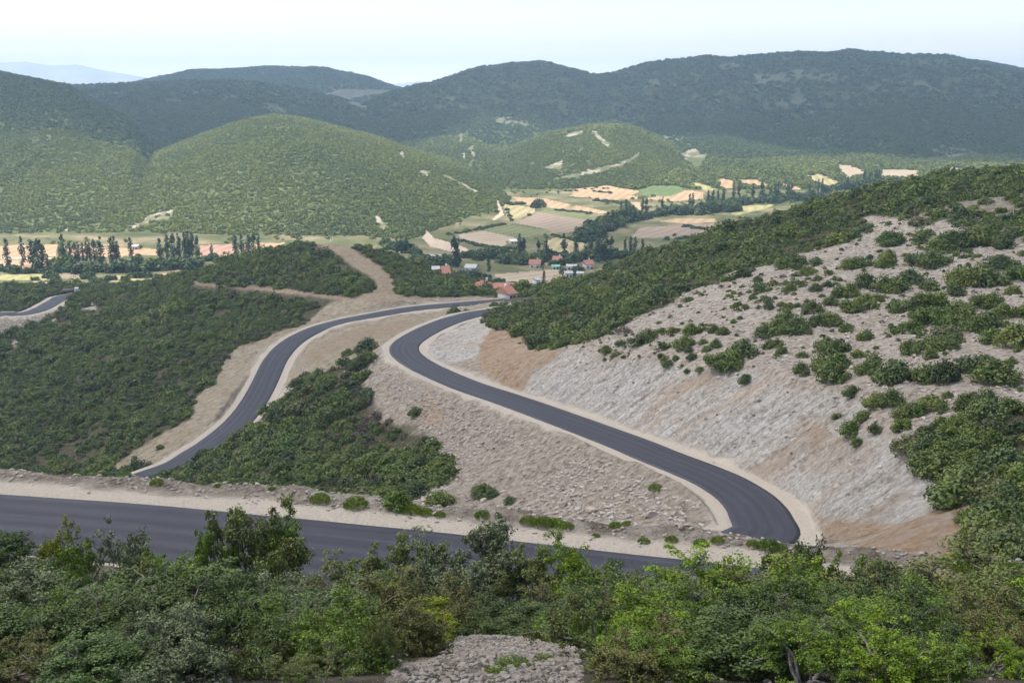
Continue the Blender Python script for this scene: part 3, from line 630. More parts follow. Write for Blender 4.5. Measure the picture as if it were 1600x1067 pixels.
# --- scrub on the near slopes
G = jgrid(-330, 230, 62, 600, 2.15, 1); G = G[abs(G[:, 0]) < .62 * G[:, 1] + 25]
z, hid, cut, dm = ground(G[:, 0], G[:, 1], True); px, py, dd = proj(G[:, 0], G[:, 1], z)
jx = px + 9 * fbm(G[:, 0] / 7, G[:, 1] / 7, 61, 3) * np.clip(150 / dd, .3, 1.4); jy = py + 8 * fbm(G[:, 0] / 7, G[:, 1] / 7, 63, 3) * np.clip(150 / dd, .3, 1.4)
ok = (dm > np.where((G[:, 1] < 240) & (G[:, 0] > -40), 11.0, 7.2)) & (cut > -.5) & (cut < .5) & (z < 8) & (G[:, 1] < 590)
for pl in GRASS + BROWN: ok &= ~((inpoly(jx, jy, pl)) & (G[:, 1] > 62))
cl_ = fbm(G[:, 0] / 9, G[:, 1] / 13, 75, 3); hi_ = smooth(180, 290, G[:, 1]) * .9 + smooth(55, 100, G[:, 0]) * .55      # scattered groups on the bare slope, thicker up the hill and to the right
inb = inpoly(jx, jy, BARE) & (G[:, 1] > 62); ok &= ~inb | (rng.random(len(G)) < np.clip(.06 + (cl_ > .28 - .22 * hi_) * (.16 + .55 * hi_), 0, .8))
for pl in ROCKY: ok &= ~(inpoly(jx, jy, pl) & (rng.random(len(G)) < .7))
for pl in BROWN[:2]:
    for o_ in (3, 6, 9): ok &= ~(inpoly(px, py - o_, pl) & (G[:, 1] > 300))
thin = inpoly(px, py, BARE2) & (G[:, 0] > 0); ok &= ~(thin & (rng.random(len(G)) < .45))
gap = fbm(G[:, 0] / 11, G[:, 1] / 11, 65, 3); ok &= (gap > -.42) | (G[:, 0] > 20) & (gap > -.62)
nearfill = (G[:, 1] < 120) & (G[:, 0] < 30); ok &= ~nearfill | (rng.random(len(G)) < .0)
# hidden hollow between the scree and the scrub carries scree only
ok &= ~(inpoly(px, py, SCREEP) | (inpoly(px, py, CUTP) & (G[:, 0] > 0)) | (inpoly(px, py, CUTP2) & (G[:, 0] > -30)) | (inpoly(px, py - 5, CUTP2) & (G[:, 0] > -30)))
ok &= rng.random(len(G)) < np.where((G[:, 0] > 5) & (G[:, 1] > 190), .62, .78)
G, z, px, py, dd = G[ok], z[ok], px[ok], py[ok], dd[ok]
siz = np.clip(rng.lognormal(.22, .32, len(G)), .55, 2.6) * (1 + .35 * fbm(G[:, 0] / 25, G[:, 1] / 25, 67, 2)); siz = np.where(rng.random(len(G)) < .12, siz * 1.35, siz)
siz = np.where(G[:, 1] > 350, siz * 1.12, siz); siz = siz * np.where(inpoly(px, py, BARE) & (G[:, 0] > 0), 1.05, np.where((G[:, 0] > 5) & (G[:, 1] > 190), 1.75, 1.32))
kind_ = rng.integers(0, 6, len(G)); kind_ = np.where(rng.random(len(G)) < .10 + .10 * (fbm(G[:, 0] / 30, G[:, 1] / 30, 69, 2) > .1), 6, kind_)
dead = inpoly(px, py, [(545,655),(600,640),(645,655),(655,690),(560,705)]) & (rng.random(len(G)) < .6); kind_ = np.where(dead | (rng.random(len(G)) < .015), 7, kind_)
kind_ = np.where((kind_ < 6) & (rng.random(len(G)) < .10 + .25 * smooth(0, .5, fbm(G[:, 0] / 22, G[:, 1] / 22, 73, 3))), 8, kind_)
rz = rng.uniform(0, 6.28, len(G)); PT = np.c_[G, z - np.where((G[:, 0] > 5) & (G[:, 1] > 190), .5, .22) * siz]
infr = (px > -30) & (px < 1630) & (py < 1090); vis = np.zeros(len(G), bool); vis[infr] = visible(PT[infr], siz[infr] * .9)
show = np.where(vis, siz / dd, 0)

def ordinal(n):
    w_ = ['zeroth', 'first', 'second', 'third', 'fourth', 'fifth', 'sixth', 'seventh', 'eighth', 'ninth', 'tenth', 'eleventh', 'twelfth']
    if n < len(w_): return w_[n]
    return f"{n}{'th' if 10 <= n % 100 <= 20 else {1: 'st', 2: 'nd', 3: 'rd'}.get(n % 10, 'th')}"
def put(src, name, loc, scale, rot=0., label=None, cat=None, group=None, color=None, parent=None):
    o = bpy.data.objects.new(name, src.data); C.objects.link(o); o.location = loc; o.rotation_euler = (0, 0, rot)
    o.scale = (scale, scale, scale) if np.isscalar(scale) else scale
    if color is not None: o.color = (*color, 1)
    return tag(o, label, cat, group)

# bushes that stand alone on the bare slope (traced), pixel x, base y, width
z7 = [(195,492,60),(270,512,40),(393,493,34),(410,445,80),(455,430,80),(520,478,70),(570,505,40),(618,540,50),(558,560,55),(720,450,80),(765,440,80),(830,398,30),(828,432,40),(910,440,90),(920,395,70),(935,325,110),
 (1060,430,110),(1130,435,120),(800,545,95),(680,590,80),(730,585,80),(900,560,110),(960,565,110),(1030,520,110),(640,628,64),(730,660,100),(800,640,110),(860,615,70),(540,665,80),(580,725,80),(635,725,85),(430,560,62),(275,563,50),
 (305,610,40),(322,648,46),(390,635,36),(430,643,42),(467,640,32),(300,790,90),(360,770,110),(420,740,110),(470,765,110),(610,860,100),(665,870,100),(800,805,62),(610,960,90),(665,940,120),(640,1010,130),(485,965,70),(205,650,36),
 (60,940,110),(130,920,120),(205,890,120),(140,950,90),(360,838,60),(60,838,50),(100,778,52),(50,765,50),(390,870,50),(205,1020,60),(1070,645,110),(1150,640,120),(1130,725,130),(1220,730,130),(1290,530,120),(1360,520,140),(1420,530,130),(1260,580,90),
 (1370,640,90),(1440,640,100),(1490,690,100),(1340,760,110),(1420,750,120),(1000,750,50),(1040,690,40),(1260,820,80),(1245,850,60),(1110,850,100),(1170,855,100),(1030,870,90),(1130,895,60),(775,890,60),(800,970,80),(850,965,80),(965,1010,150),
 (1100,1010,120),(1190,1010,140),(1310,960,120),(1390,970,130),(1450,1010,180),(1440,820,110),(1540,840,150),(1590,800,120),(1550,570,66),(1500,340,110),(1580,500,110),(1470,450,90),(1180,350,100),(1230,340,110),(1300,335,110),(1380,325,120),(985,665,36),(955,670,40),
 (150,720,30),(180,700,26),(700,765,36),(935,740,28),(860,850,24),(450,578,22),(1310,680,34),(1275,640,46),(230,570,28),(1120,555,30),(680,510,24),(340,425,40),(590,590,30)]
z5 = [(100,280,120),(140,340,60),(250,120,110),(330,110,120),(400,190,110),(470,170,110),(560,130,120),(610,150,60),(400,250,90),(180,200,80),(640,75,56),(770,130,130),(860,120,130),(930,160,90),(980,140,90),(740,240,130),(690,270,110),(240,270,70),(110,60,90),(30,190,50),(570,250,50)]
z3 = [(1200,235,110),(1255,200,100),(1080,240,60),(1090,160,90),(990,285,66),(980,335,24),(1395,165,60),(1475,250,120),(1520,165,90),(1330,315,40),(1375,375,70),(1425,325,40),(1500,280,56),(1525,325,56),(1495,410,40),(1465,370,24),(1590,230,50),(1580,400,50),(1195,310,18),(1130,290,16)]
alone = [(x / 3.2 + 1100, y / 3.2 + 280, w / 3.2) for x, y, w in z7] + [(x / 3.557 + 1300, y / 3.557 + 600, w / 3.557) for x, y, w in z5] + [(x / 4 + 700, y / 4 + 480, w / 4) for x, y, w in z3]
alone = sorted(set(alone))
rows = []
for k, (x, y, w_) in enumerate(alone):
    p = hit(x, y); d = p[1] * cp - p[2] * sp; rad = .74 * w_ * d / F
    if d > 420: continue
    v = 7 if rng.random() < .10 else (9 if rng.random() < .03 else rng.integers(0, 7))
    rows.append((x, p, rad, v))
nn_ = 0
for k, (x, p, rad, v) in enumerate(rows):
    szw = 'tiny' if rad < .55 else 'small' if rad < .95 else 'rounded' if rad < 1.6 else 'large'
    cw = 'bright green' if v in (7, 8) else 'dry brown' if v == 9 else 'dark green'
    put(SH[v], 'shrub', p - [0, 0, .12 * rad], (rad * rng.uniform(.95, 1.15), rad * rng.uniform(.85, 1.05), rad * rng.uniform(.9, 1.2)), rng.uniform(0, 6.28),
        f'{szw} {cw} shrub, {ordinal(k + 1)} from the left on the bare pale slope', 'shrub', 'shrubs scattered over the bare pale slope'); nn_ += 1
# shrubs among the scree of the lower embankment
for (x, y, w_, v, lb) in [(621,790,48,7,'bright green bush at the foot of the scree below the hairpin'),(685,790,48,2,'large dark bush at the foot of the scree beside the bright green one'),(753,772,34,1,'dark bush alone in the middle of the rocky scree'),
        (768,776,24,4,'smaller dark bush touching the lone bush on the rocky scree'),(657,732,42,3,'dark bush at the edge between scrub and scree above a flat slab'),(797,785,20,0,'little dark bush low on the scree near the roadside berm'),(650,648,24,5,'small dark bush at the top corner of the scree'),
        (560,575,34,2,'flat dark bush along the gravel edge above the scrub mound'),(543,556,22,6,'small round bush at the corner of the scree and the scrub mound'),(575,550,40,3,'long low bush at the edge of the dry grass hollow'),(325,575,26,2,'round dark bush at the edge of the scrub beside the dirt strip'),
        (250,702,14,8,'pale bush alone on the dirt strip beside the left road'),(210,718,12,2,'tiny bush on the dirt strip left of the left road')]:
    p = hit(x, y); d = p[1] * cp - p[2] * sp; rad = .6 * w_ * d / F
    put(SH[v], 'shrub', p - [0, 0, .1 * rad], (rad, rad, rad * .95), rng.uniform(0, 6.28), lb, 'shrub', 'shrubs on the embankments'); nn_ += 1
NIND = 299 - nn_
order = np.argsort(-show)[:NIND]; ind = np.zeros(len(G), bool); ind[order] = True
def zone(x, y, X, Y):
    if Y < 190 and x > 1330: return 'in the dense scrub at the right edge above the orange cut'
    if X > 5 and x > 780: return 'in the dense scrub covering the right hill'
    if x > 270 and y > 560: return 'in the scrub mound between the two roads'
    if y > 480: return 'in the dense scrub left of the left road'
    return 'on the wooded spur below the dirt track'
big = np.median(siz[ind])
for k in np.where(ind)[0]:
    v = int(kind_[k]); v = 7 + int(rng.integers(0, 2)) if v == 6 else 9 if v == 7 else 10 if v == 8 else int(rng.integers(0, 7))
    s = siz[k]; cw = 'bright green' if v in (7, 8) else 'dry brown' if v == 9 else 'olive' if v == 10 else 'dark evergreen'
    zz_ = zone(px[k], py[k], G[k, 0], G[k, 1])
    put(SH[v], 'shrub', PT[k], (s * rng.uniform(.9, 1.15), s * rng.uniform(.9, 1.1), s * rng.uniform(.85, 1.2)), rz[k], f'{"big" if s > big else "smaller"} {cw} shrub {zz_}', 'shrub', 'shrubs ' + zz_)
rest = ~ind
scatter('scrub', PT[rest], siz[rest] * rng.uniform(.9, 1.1, rest.sum()), rz[rest], kind_[rest], PS_M, 'dense dark evergreen scrub over the near slopes')
# low tussocks and dwarf bushes on bare ground
G2 = jgrid(-10, 170, 70, 330, 2.6, 5); z2, h2, c2, dm2 = ground(G2[:, 0], G2[:, 1], True); p2x, p2y, d2 = proj(G2[:, 0], G2[:, 1], z2)
m2 = inpoly(p2x, p2y, BARE) & (dm2 > 9) & (abs(c2) < .6) & (rng.random(len(G2)) < .34); G2, z2 = G2[m2], z2[m2]
scatter('undergrowth', np.c_[G2, z2 - .03], rng.uniform(.16, .75, len(G2)), rng.uniform(0, 6.28, len(G2)), rng.integers(0, 8, len(G2)), PS_M, 'dwarf bushes dotted over the bare slope')

# --- scrub over the sunlit hills and the far ridges
def hillscrub(name, y0, y1, s, smin, smax, keep, label, seed, amax=.60, ps=None):
    n = int((y1 * y1 - y0 * y0) * amax / (s * s)); r = np.random.default_rng(seed)
    Y = np.sqrt(r.uniform(y0 * y0, y1 * y1, n)); X = r.uniform(-amax, amax, n) * Y
    z, hid, _, _ = ground(X, Y, True); px, py, dd = proj(X, Y, z); m = keep(hid, X, Y, px, py) & (py > 60)
    for pl in HROCK:
        for o_ in (0, 1.5, 3): m &= ~(inpoly(px, py - o_, pl) & (r.random(n) < (.5 if pl[0][0] < 280 else .85)))
    for pl in HDRY: m &= ~inpoly(px, py, pl)
    for kd, pl, lb in FIELDS: m &= ~inpoly(px, py, pl)
    for pl in TRACKS: m &= ~inpoly(px, py, pl)
    m &= ~((fbm(X / 110, Y / 170, 97, 4) > .46) & (Y > 1500) & (r.random(n) < .7)); m &= fbm(X / 30, Y / 30, 83, 3) + .25 * r.normal(size=n) > -.75
    P = np.c_[X, Y, z][m]
    # leave out what a nearer hill hides
    v = np.ones(len(P), bool)
    for f in np.linspace(.35, .96, 16):
        q = P * f; v &= ground(q[:, 0], q[:, 1]) < q[:, 2] + 14
    P = P[v]; sc = r.uniform(smin, smax, len(P)) * (1 + .3 * fbm(P[:, 0] / 60, P[:, 1] / 60, 85, 2))
    scatter(name, P - [0, 0, .2], sc, r.uniform(0, 6.28, len(P)), np.where((ps is None) & (fbm(P[:, 0] / 130, P[:, 1] / 200, 111, 4) + .25 * r.normal(size=len(P)) > .12), r.integers(6, 9, len(P)), r.integers(0, 6, len(P))), ps or PS_F, label); return len(P)
c1 = hillscrub('hill_scrub', 700, 1500, 3.0, 1.3, 2.7, lambda h, X, Y, a, b: ((h > 0) & (h <= 3)) & ~((h == 2) & (Y > 1190 + 60 * fbm(X / 70, Y / 70, 99, 3))), 'green scrub covering the rounded hills across the valley', 31)
c2_ = hillscrub('hill_scrub', 1150, 2150, 5.0, 2.2, 4.4, lambda h, X, Y, a, b: (h == 3) & (Y > 1500) | (h == 4) | (h == 0) | (h == 6) & (Y < 1700), 'scrub covering the slopes behind', 33)
c2_ += hillscrub('hill_forest_shaded', 1120, 2150, 5.2, 2.3, 4.4, lambda h, X, Y, a, b: (h == 2) & (Y > 1190 + 60 * fbm(X / 70, Y / 70, 99, 3)) | (h == 5) | (h == 7) | ((h == 6) & (Y >= 1700)), 'scrub and woods on the lower ridge slopes, cloud shade put into their colour', 34, ps=PS_D)  # upper left hill takes the darkened leaves where the cloud shadow begins
c3 = hillscrub('hill_forest_shaded', 2150, 4700, 15, 5, 10, lambda h, X, Y, a, b: (h > 0) & (h < 8), 'woods covering the far ridges, cloud shade put into their colour', 35, ps=PS_D)
print('scrub counts', len(G), nn_, c1, c2_, c3)

# --- poplars and round trees of the valley
def poplar_proto(seed):
    r = np.random.default_rng(seed); n = 26; h = r.uniform(.06, .97, n); wd = .105 * np.sin(np.pi * np.clip(h * .92 + .1, 0, 1)) ** .6
    th = r.uniform(0, 6.28, n); c = np.c_[np.cos(th) * wd * .5, np.sin(th) * wd * .5, h]; V, Q, t, hu = clump_cloud(r, c, wd * .62 + .012, 620, .05, 1.9, .4)
    tr, tq = tube([(0, 0, -.02), (0, 0, .5)], [.014, .008], 5); Q2 = tq + len(V)
    return mesh('poplar_tree', np.vstack([V, tr]), np.vstack([Q, Q2]), M_POP, dict(tint=np.r_[t, np.full(len(tr), .8)], hue=np.r_[hu, np.full(len(tr), .5)]), False, link=False)
def tube(P, rads, k=6):
    P = np.asarray(P, float); V = []; 
    T_ = np.gradient(P, axis=0); T_ /= np.linalg.norm(T_, axis=1)[:, None]
    ref = np.array([.3, .9, .2])
    for p, t, rd in zip(P, T_, rads):
        a = np.cross(t, ref); a /= np.linalg.norm(a); b_ = np.cross(t, a); th = np.arange(k) / k * 2 * np.pi
        V.append(p + rd * (np.cos(th)[:, None] * a + np.sin(th)[:, None] * b_))
    n = len(P); I = np.arange(n * k).reshape(n, k); Q = np.stack([I[:-1], np.roll(I[:-1], -1, 1), np.roll(I[1:], -1, 1), I[1:]], -1).reshape(-1, 4)
    return np.vstack(V), Q
POP = [poplar_proto(200 + k) for k in range(5)]
TR = [shrub_proto('tree', 220 + k, 560, .26, 26, M_TREE, 1.3, .1) for k in range(5)] + [shrub_proto('tree', 230 + k, 560, .26, 26, M_YTREE, 1.3, .1) for k in range(2)]
pops = [('in the left row before the orange field', [(13.5,423,48),(36,416,43),(52,424,48),(61,426,50),(67,426,48),(75,422,24),(100,418,48),(110,410,32),(118,410,30),(123,410,30),(130,408,28),(136,408,28),(141,408,28),(148,408,32),(159,415,42),(175,412,40),(180,412,40),(185,412,34)]),
 ('in the middle row before the red brown field', [(205,400,28),(251,418,42),(262,405,38),(271,403,36),(280,403,36),(290,402,38),(295,402,38),(301,402,38),(309,404,34),(331,402,20),(369,407,38),(378,405,36),(389,402,34),(397,400,34),(405,398,30)]),
 ('behind the wooded spur', [(620,396,25),(627,396,25),(635,396,24),(710,418,46),(716,418,42)]),
 ('around the village', [(764,425,26),(812,400,32),(818,400,28),(841,407,30),(853,407,31),(849,448,27),(881,402,34),(900,402,28),(915,400,30),(922,402,34),(935,410,42),(941,408,36),(947,410,40),(955,405,34),(977,398,26),(985,398,27),(992,398,26),(1004,396,22)]),
 ('along the stream below the small hill', [(1004,335,24),(1010,335,24),(1035,333,24),(1077,330,26),(1082,332,28),(1106,320,22),(1114,320,22),(1122,318,22),(1130,318,22),(970,345,30),(978,342,28)]),
 ('in the right tree line below the dark ridge', [(1146,308,24),(1155,308,24),(1176,312,22),(1190,312,26),(1204,314,22),(1210,314,24),(1215,314,24),(1231,308,22),(1237,308,20),(1265,308,22),(1278,303,22),(1284,303,22),(1324,296,20),(1350,290,22),(1360,288,22),(1368,288,22),(1373,287,20)])]
for wh, lst in pops:
    for k, (x, y, h) in enumerate(sorted(lst)):
        p = hit(x, y); 
        if p[1] < 560: p = atz(x, y, -109.)
        d = p[1] * cp - p[2] * sp; H = h * d / F * 1.03; wf = rng.uniform(1.0, 1.4); H *= 1.06
        put(POP[k % 5], 'poplar_tree', p, (H * wf, H * wf, H), rng.uniform(0, 6.28), f'{"tall" if h > 30 else "slender"} dark poplar, {ordinal(k + 1)} from the left {wh}', 'poplar', 'poplars ' + wh)
lines = [('bushy tree below the orange field at the left edge', [(0,424),(90,425)], 11, 13, 0), ('pale yellow green willow among the left poplars', [(86,417),(106,421)], 4, 20, 1), ('bushy tree in the wood below the long poplar row', [(105,426),(200,423),(310,419)], 42, 18, 0),
 ('dark tree beside the bright yellow field', [(76,434),(92,438)], 4, 13, 0), ('bushy tree between the far road and the fields', [(128,433),(165,447)], 12, 10, 0), ('low tree on the dull green strip below the poplars', [(165,437),(250,432)], 9, 9, 0),
 ('pale willow in the wood below the poplar row', [(290,418),(310,417)], 2, 16, 1), ('bushy tree beside the red brown field', [(310,411),(372,407)], 10, 13, 0), ('tree behind the wooded spur', [(600,386),(655,398)], 10, 14, 0),
 ('tree at the village edge beside the wooded spur', [(645,408),(700,418)], 12, 17, 0), ('tree above the red roofed houses', [(650,424),(700,434),(760,436)], 18, 15, 0), ('tree behind the grey shed', [(722,405),(800,402)], 14, 14, 0), ('tree in the village grove', [(780,412),(850,411)], 16, 17, 0),
 ('tree at the foot of the village poplars', [(845,404),(920,406),(1000,400)], 24, 15, 0), ('tree in the wooded stream band', [(905,378),(940,362),(985,338)], 34, 20, 0), ('tree along the stream below the green field', [(985,345),(1030,336),(1090,334),(1150,330)], 34, 15, 0),
 ('tree in the right tree line', [(1110,322),(1200,316),(1285,309)], 34, 13, 0), ('tree beside the white houses at the scrub edge', [(876,431),(915,424)], 5, 11, 0), ('tree between the red roofed houses and the grey tan field', [(800,448),(770,444)], 6, 10, 0), ('tree between the houses at the end of the village', [(855,417),(905,417)], 5, 10, 0), ('hazy tree below the tan fields', [(1290,300),(1340,293),(1400,287)], 24, 12, 0), ('round tree on the dry grass field', [(835,322),(850,323)], 3, 11, 0)]
for lb, pts, n, h, pale in lines:
    pts = np.array(pts, float); L = np.r_[0, np.cumsum(np.linalg.norm(np.diff(pts, axis=0), axis=1))]
    for k in range(n):
        s = (k + .5 + rng.uniform(-.4, .4)) / n * L[-1]; x = np.interp(s, L, pts[:, 0]); y = np.interp(s, L, pts[:, 1]) + rng.normal(0, 1.6)
        p = hit(x, y, 300.)
        if p[1] < 560: p = atz(x, y, -109.)
        d = p[1] * cp - p[2] * sp; rad = h * d / F * rng.uniform(.6, 1.0); v = 5 + k % 2 if pale else (int(rng.integers(0, 5)) if rng.random() < .9 else 5)
        put(TR[v], 'tree', p - [0, 0, .1 * rad], (rad * rng.uniform(.8, 1.2), rad * rng.uniform(.8, 1.1), rad * rng.uniform(.8, 1.15)), rng.uniform(0, 6.28), lb, 'tree', lb.replace('tree', 'trees', 1) if 'tree' in lb else lb.replace('willow', 'willows'))
hedges = [('hedge bush between the fields at the foot of the central hill', [(700,368),(740,360),(792,350)], 20, 7), ('hedge bush above the dry grass field', [(788,319),(822,319)], 9, 8), ('hedge bush below the thin straw strip', [(868,328),(925,335)], 12, 6),
 ('bush between the straw fields below the small hill', [(925,313),(985,319)], 14, 7), ('lone bush in the sunlit straw field', [(928,299),(958,303)], 6, 6), ('bush on the edge of the brown ploughed field', [(1067,354),(1108,359)], 6, 9), ('bush beside the near scrub slope in the valley', [(1040,374),(1112,371)], 8, 9),
 ('hedge bush below the tan fallow field', [(718,376),(760,387),(812,390)], 18, 8), ('bush along the foot of the small hill', [(870,300),(1000,290),(1120,281)], 26, 5), ('bush along the foot of the dark ridge', [(1130,280),(1220,277),(1310,271)], 22, 5), ('hedge bush below the brown ploughed field', [(862,369),(905,377)], 10, 8),
 ('hedge bush beside the pale dirt track', [(792,330),(800,345)], 6, 7), ('bush between the village houses', [(770,440),(850,449),(905,428)], 16, 8)]
for lb, pts, n, h in hedges:
    pts = np.array(pts, float); L = np.r_[0, np.cumsum(np.linalg.norm(np.diff(pts, axis=0), axis=1))]
    for k in range(n):
        s = (k + .5 + rng.uniform(-.4, .4)) / n * L[-1]; x = np.interp(s, L, pts[:, 0]); y = np.interp(s, L, pts[:, 1]) + rng.normal(0, .7)
        p = hit(x, y, 300.)
        if p[1] < 560: p = atz(x, y, -109.)
        d = p[1] * cp - p[2] * sp; rad = h * d / F * rng.uniform(.5, .8)
        put(TR[int(rng.integers(0, 5))], 'hedge_bush', p - [0, 0, .15 * rad], (rad * 1.1, rad, rad * .75), rng.uniform(0, 6.28), lb, 'bush', 'bushes: ' + lb)
# loose bushes over the meadow between the fields
n = 5200; r = np.random.default_rng(77); Y = np.sqrt(r.uniform(570 ** 2, 1900 ** 2, n)); X = r.uniform(-.55, .55, n) * Y; zz_, hh, _, _ = ground(X, Y, True); a, b_, _ = proj(X, Y, zz_)
m = (hh == 0) & (Y > 575) & (fbm(X / 60, Y / 60, 91, 3) > -.05) & (b_ > 262)
for kd, pl, lb in FIELDS: m &= ~inpoly(a, b_, pl)
for pl in TRACKS: m &= ~inpoly(a, b_, pl)
scatter('undergrowth', np.c_[X, Y, zz_ - .2][m], r.uniform(1.2, 3.4, m.sum()), r.uniform(0, 6.28, m.sum()), r.integers(0, 6, m.sum()), PS_F, 'loose bushes on the valley floor between the fields')

# ------------------------------------------------------------------ stones
def rock_proto(name, seed, material, flat=.65):
    r = np.random.default_rng(seed); import bmesh
    bm = bmesh.new(); bmesh.ops.create_icosphere(bm, subdivisions=2, radius=1.0)
    planes = [(lambda v: v / np.linalg.norm(v))(r.normal(size=3)) for _ in range(9)]; off = r.uniform(.45, .85, 9)
    for v in bm.verts:
        p = np.array(v.co)
        for n_, o in zip(planes, off):
            dd = p @ n_
            if dd > o: p = p - n_ * (dd - o)
        p = p * (1 + .05 * r.normal()) * [1.15, .85, flat]; v.co = p
    me = bpy.data.meshes.new(name); bm.to_mesh(me); bm.free(); me.materials.append(material)
    return bpy.data.objects.new(name, me)
def m_rock(name, cols):
    m, nt = mat(name); b = NB(nt); oi = b.n('ShaderNodeObjectInfo').outputs['Random']; p = b.n('ShaderNodeTexCoord').outputs['Object']
    n = b.noise(p, 2.2, 5, .7).outputs[0]
    base = b.ramp(oi, [(k / (len(cols) - 1), c) for k, c in enumerate(cols)])
    b.out(b.mix(b.math('MULTIPLY', n, .55), base, (.20, .17, .145)), .9, b.bump(n, .7, .2), .15); return m
M_ROCK = m_rock('limestone rubble', [(.31, .27, .225), (.41, .365, .315), (.35, .305, .26), (.49, .455, .41), (.33, .275, .22), (.38, .34, .295)])
RK = [rock_proto('boulder', 300 + k, M_ROCK, f) for k, f in enumerate((.7, .55, .8, .45, .65, .6))]
PS_R = proto_set('stone sources', RK)
def stones(name, x0, x1, y0, y1, n, smin, smax, keep, label, seed, pw=2.2):
    r = np.random.default_rng(seed); X = r.uniform(x0, x1, n); Y = r.uniform(y0, y1, n); z, h, c, dm_ = ground(X, Y, True); a, b_, d = proj(X, Y, z)
    m = keep(X, Y, a, b_, c, dm_, r); s = smin + (smax - smin) * r.random(m.sum()) ** pw
    scatter(name, np.c_[X, Y, z + 0 * X][m] + np.c_[0 * s, 0 * s, s * .18], s, r.uniform(0, 6.28, m.sum()), r.integers(0, 6, m.sum()), PS_R, label); return int(m.sum())
SCREE = [(545,572),(600,600),(640,645),(672,690),(668,720),(640,745),(585,795),(640,815),(1000,860),(1145,850),(1135,815),(1060,765),(900,700),(760,640),(680,610),(600,572)]
k1 = stones('rubble', -60, 45, 95, 275, 110000, .05, .42, lambda X, Y, a, b_, c, d, r: inpoly(a, b_, SCREE) & (d > 6.2 + r.random(len(X)) * 3) & (r.random(len(X)) < .25 + .75 * (fbm(X / 8, Y / 8, 101, 3) > -.1)), 'pale limestone rubble tipped down the embankment below the hairpin', 401, 3.6)
k2 = stones('gravel', -75, 45, 38, 78, 80000, .025, .16, lambda X, Y, a, b_, c, d, r: (d > 4.6) & (d < 11) & (RF_NEAR.q(X, Y)[2] > 0) & (r.random(len(X)) < smooth(4.4, 7.2, d)), 'broken pale stones along the outer shoulder of the near road', 403, 3.0)
k3 = stones('gravel', -8, 8, 9, 44, 80000, .012, .065, lambda X, Y, a, b_, c, d, r: inpoly(a, b_, FG_SCREE) | (r.random(len(X)) < .05), 'grey stones on the slope between the foreground bushes', 405, 2.5)
k4 = stones('gravel', -10, 150, 80, 320, 70000, .06, .42, lambda X, Y, a, b_, c, d, r: (inpoly(a, b_, BARE) & (c > -.6) & (r.random(len(X)) < .6) | (c < -.6) & (r.random(len(X)) < .3)) & (d > 6.4), 'loose stones on the bare slope and the cut face', 407, 3.0)
k5 = stones('gravel', -110, 0, 180, 370, 9000, .06, .4, lambda X, Y, a, b_, c, d, r: (d > 5.6) & (d < 15) & (r.random(len(X)) < .5), 'loose stones along the gravel edges of the lower road', 409, 3.0)
print('stones', k1, k2, k3, k4, k5)
bl = [(745,680,12,'angular boulder high on the scree below the road edge'),(697,735,16,'flat reddish slab at the lower edge of the scree'),(663,693,11,'white boulder where the scrub meets the scree'),(642,722,9,'white boulder above the flat slab'),(702,789,10,'white boulder beside the dark bush at the scree foot'),(757,782,16,'grey boulder below the lone bush on the scree'),
      (1063,824,16,'smooth pale boulder above the berm near the hairpin'),(1018,806,22,'big broken boulder beside the grassy tuft on the scree'),(925,800,20,'brown block above the roadside berm'),(905,797,16,'pale block beside the brown block'),(880,790,17,'grey slab leaning on the scree above the weeds'),(955,803,16,'long pale slab on the scree'),
      (1150,850,16,'pale boulder on the berm beside the hairpin bottom'),(1140,842,9,'small pale stone beside the berm boulder'),(480,770,9,'white stone on the berm at the edge of the scrub'),(545,781,8,'white stone between two berm weeds'),(1420,886,12,'pale boulder on the right berm behind the bushes'),(1447,884,13,'reddish boulder on the right berm'),(1470,888,11,'flat pale boulder on the right berm'),
      (430,757,8,'pale stone on the berm crest'),(360,748,8,'small pale stone on the berm crest above the road'),(575,792,7,'cream stone on the berm by the weeds'),(345,628,7,'white block on the dirt strip beside the left road'),(462,600,10,'pale rock beside the left road at the scrub'),(640,752,9,'grey rock below the small bush'),(1115,723,6,'yellow stone beside the road'),
      (805,1052,14,'grey stone on the foreground rubble'),(720,1040,16,'pale stone on the foreground rubble beside the bushes'),(845,1045,12,'flat stone on the foreground rubble near the big bush'),(300,885,16,'sunlit pale rock between the foreground bushes'),(700,965,14,'pale rock under the grey green tree')]
for k, (x, y, w_, lb) in enumerate(bl):
    p = hit(x, y); d = p[1] * cp - p[2] * sp; rad = .5 * w_ * d / F
    put(RK[k % 6], 'boulder', p + [0, 0, rad * .25], (rad * 1.05, rad * .9, rad * 1.1), rng.uniform(0, 6.28), lb, 'boulder', 'boulders')

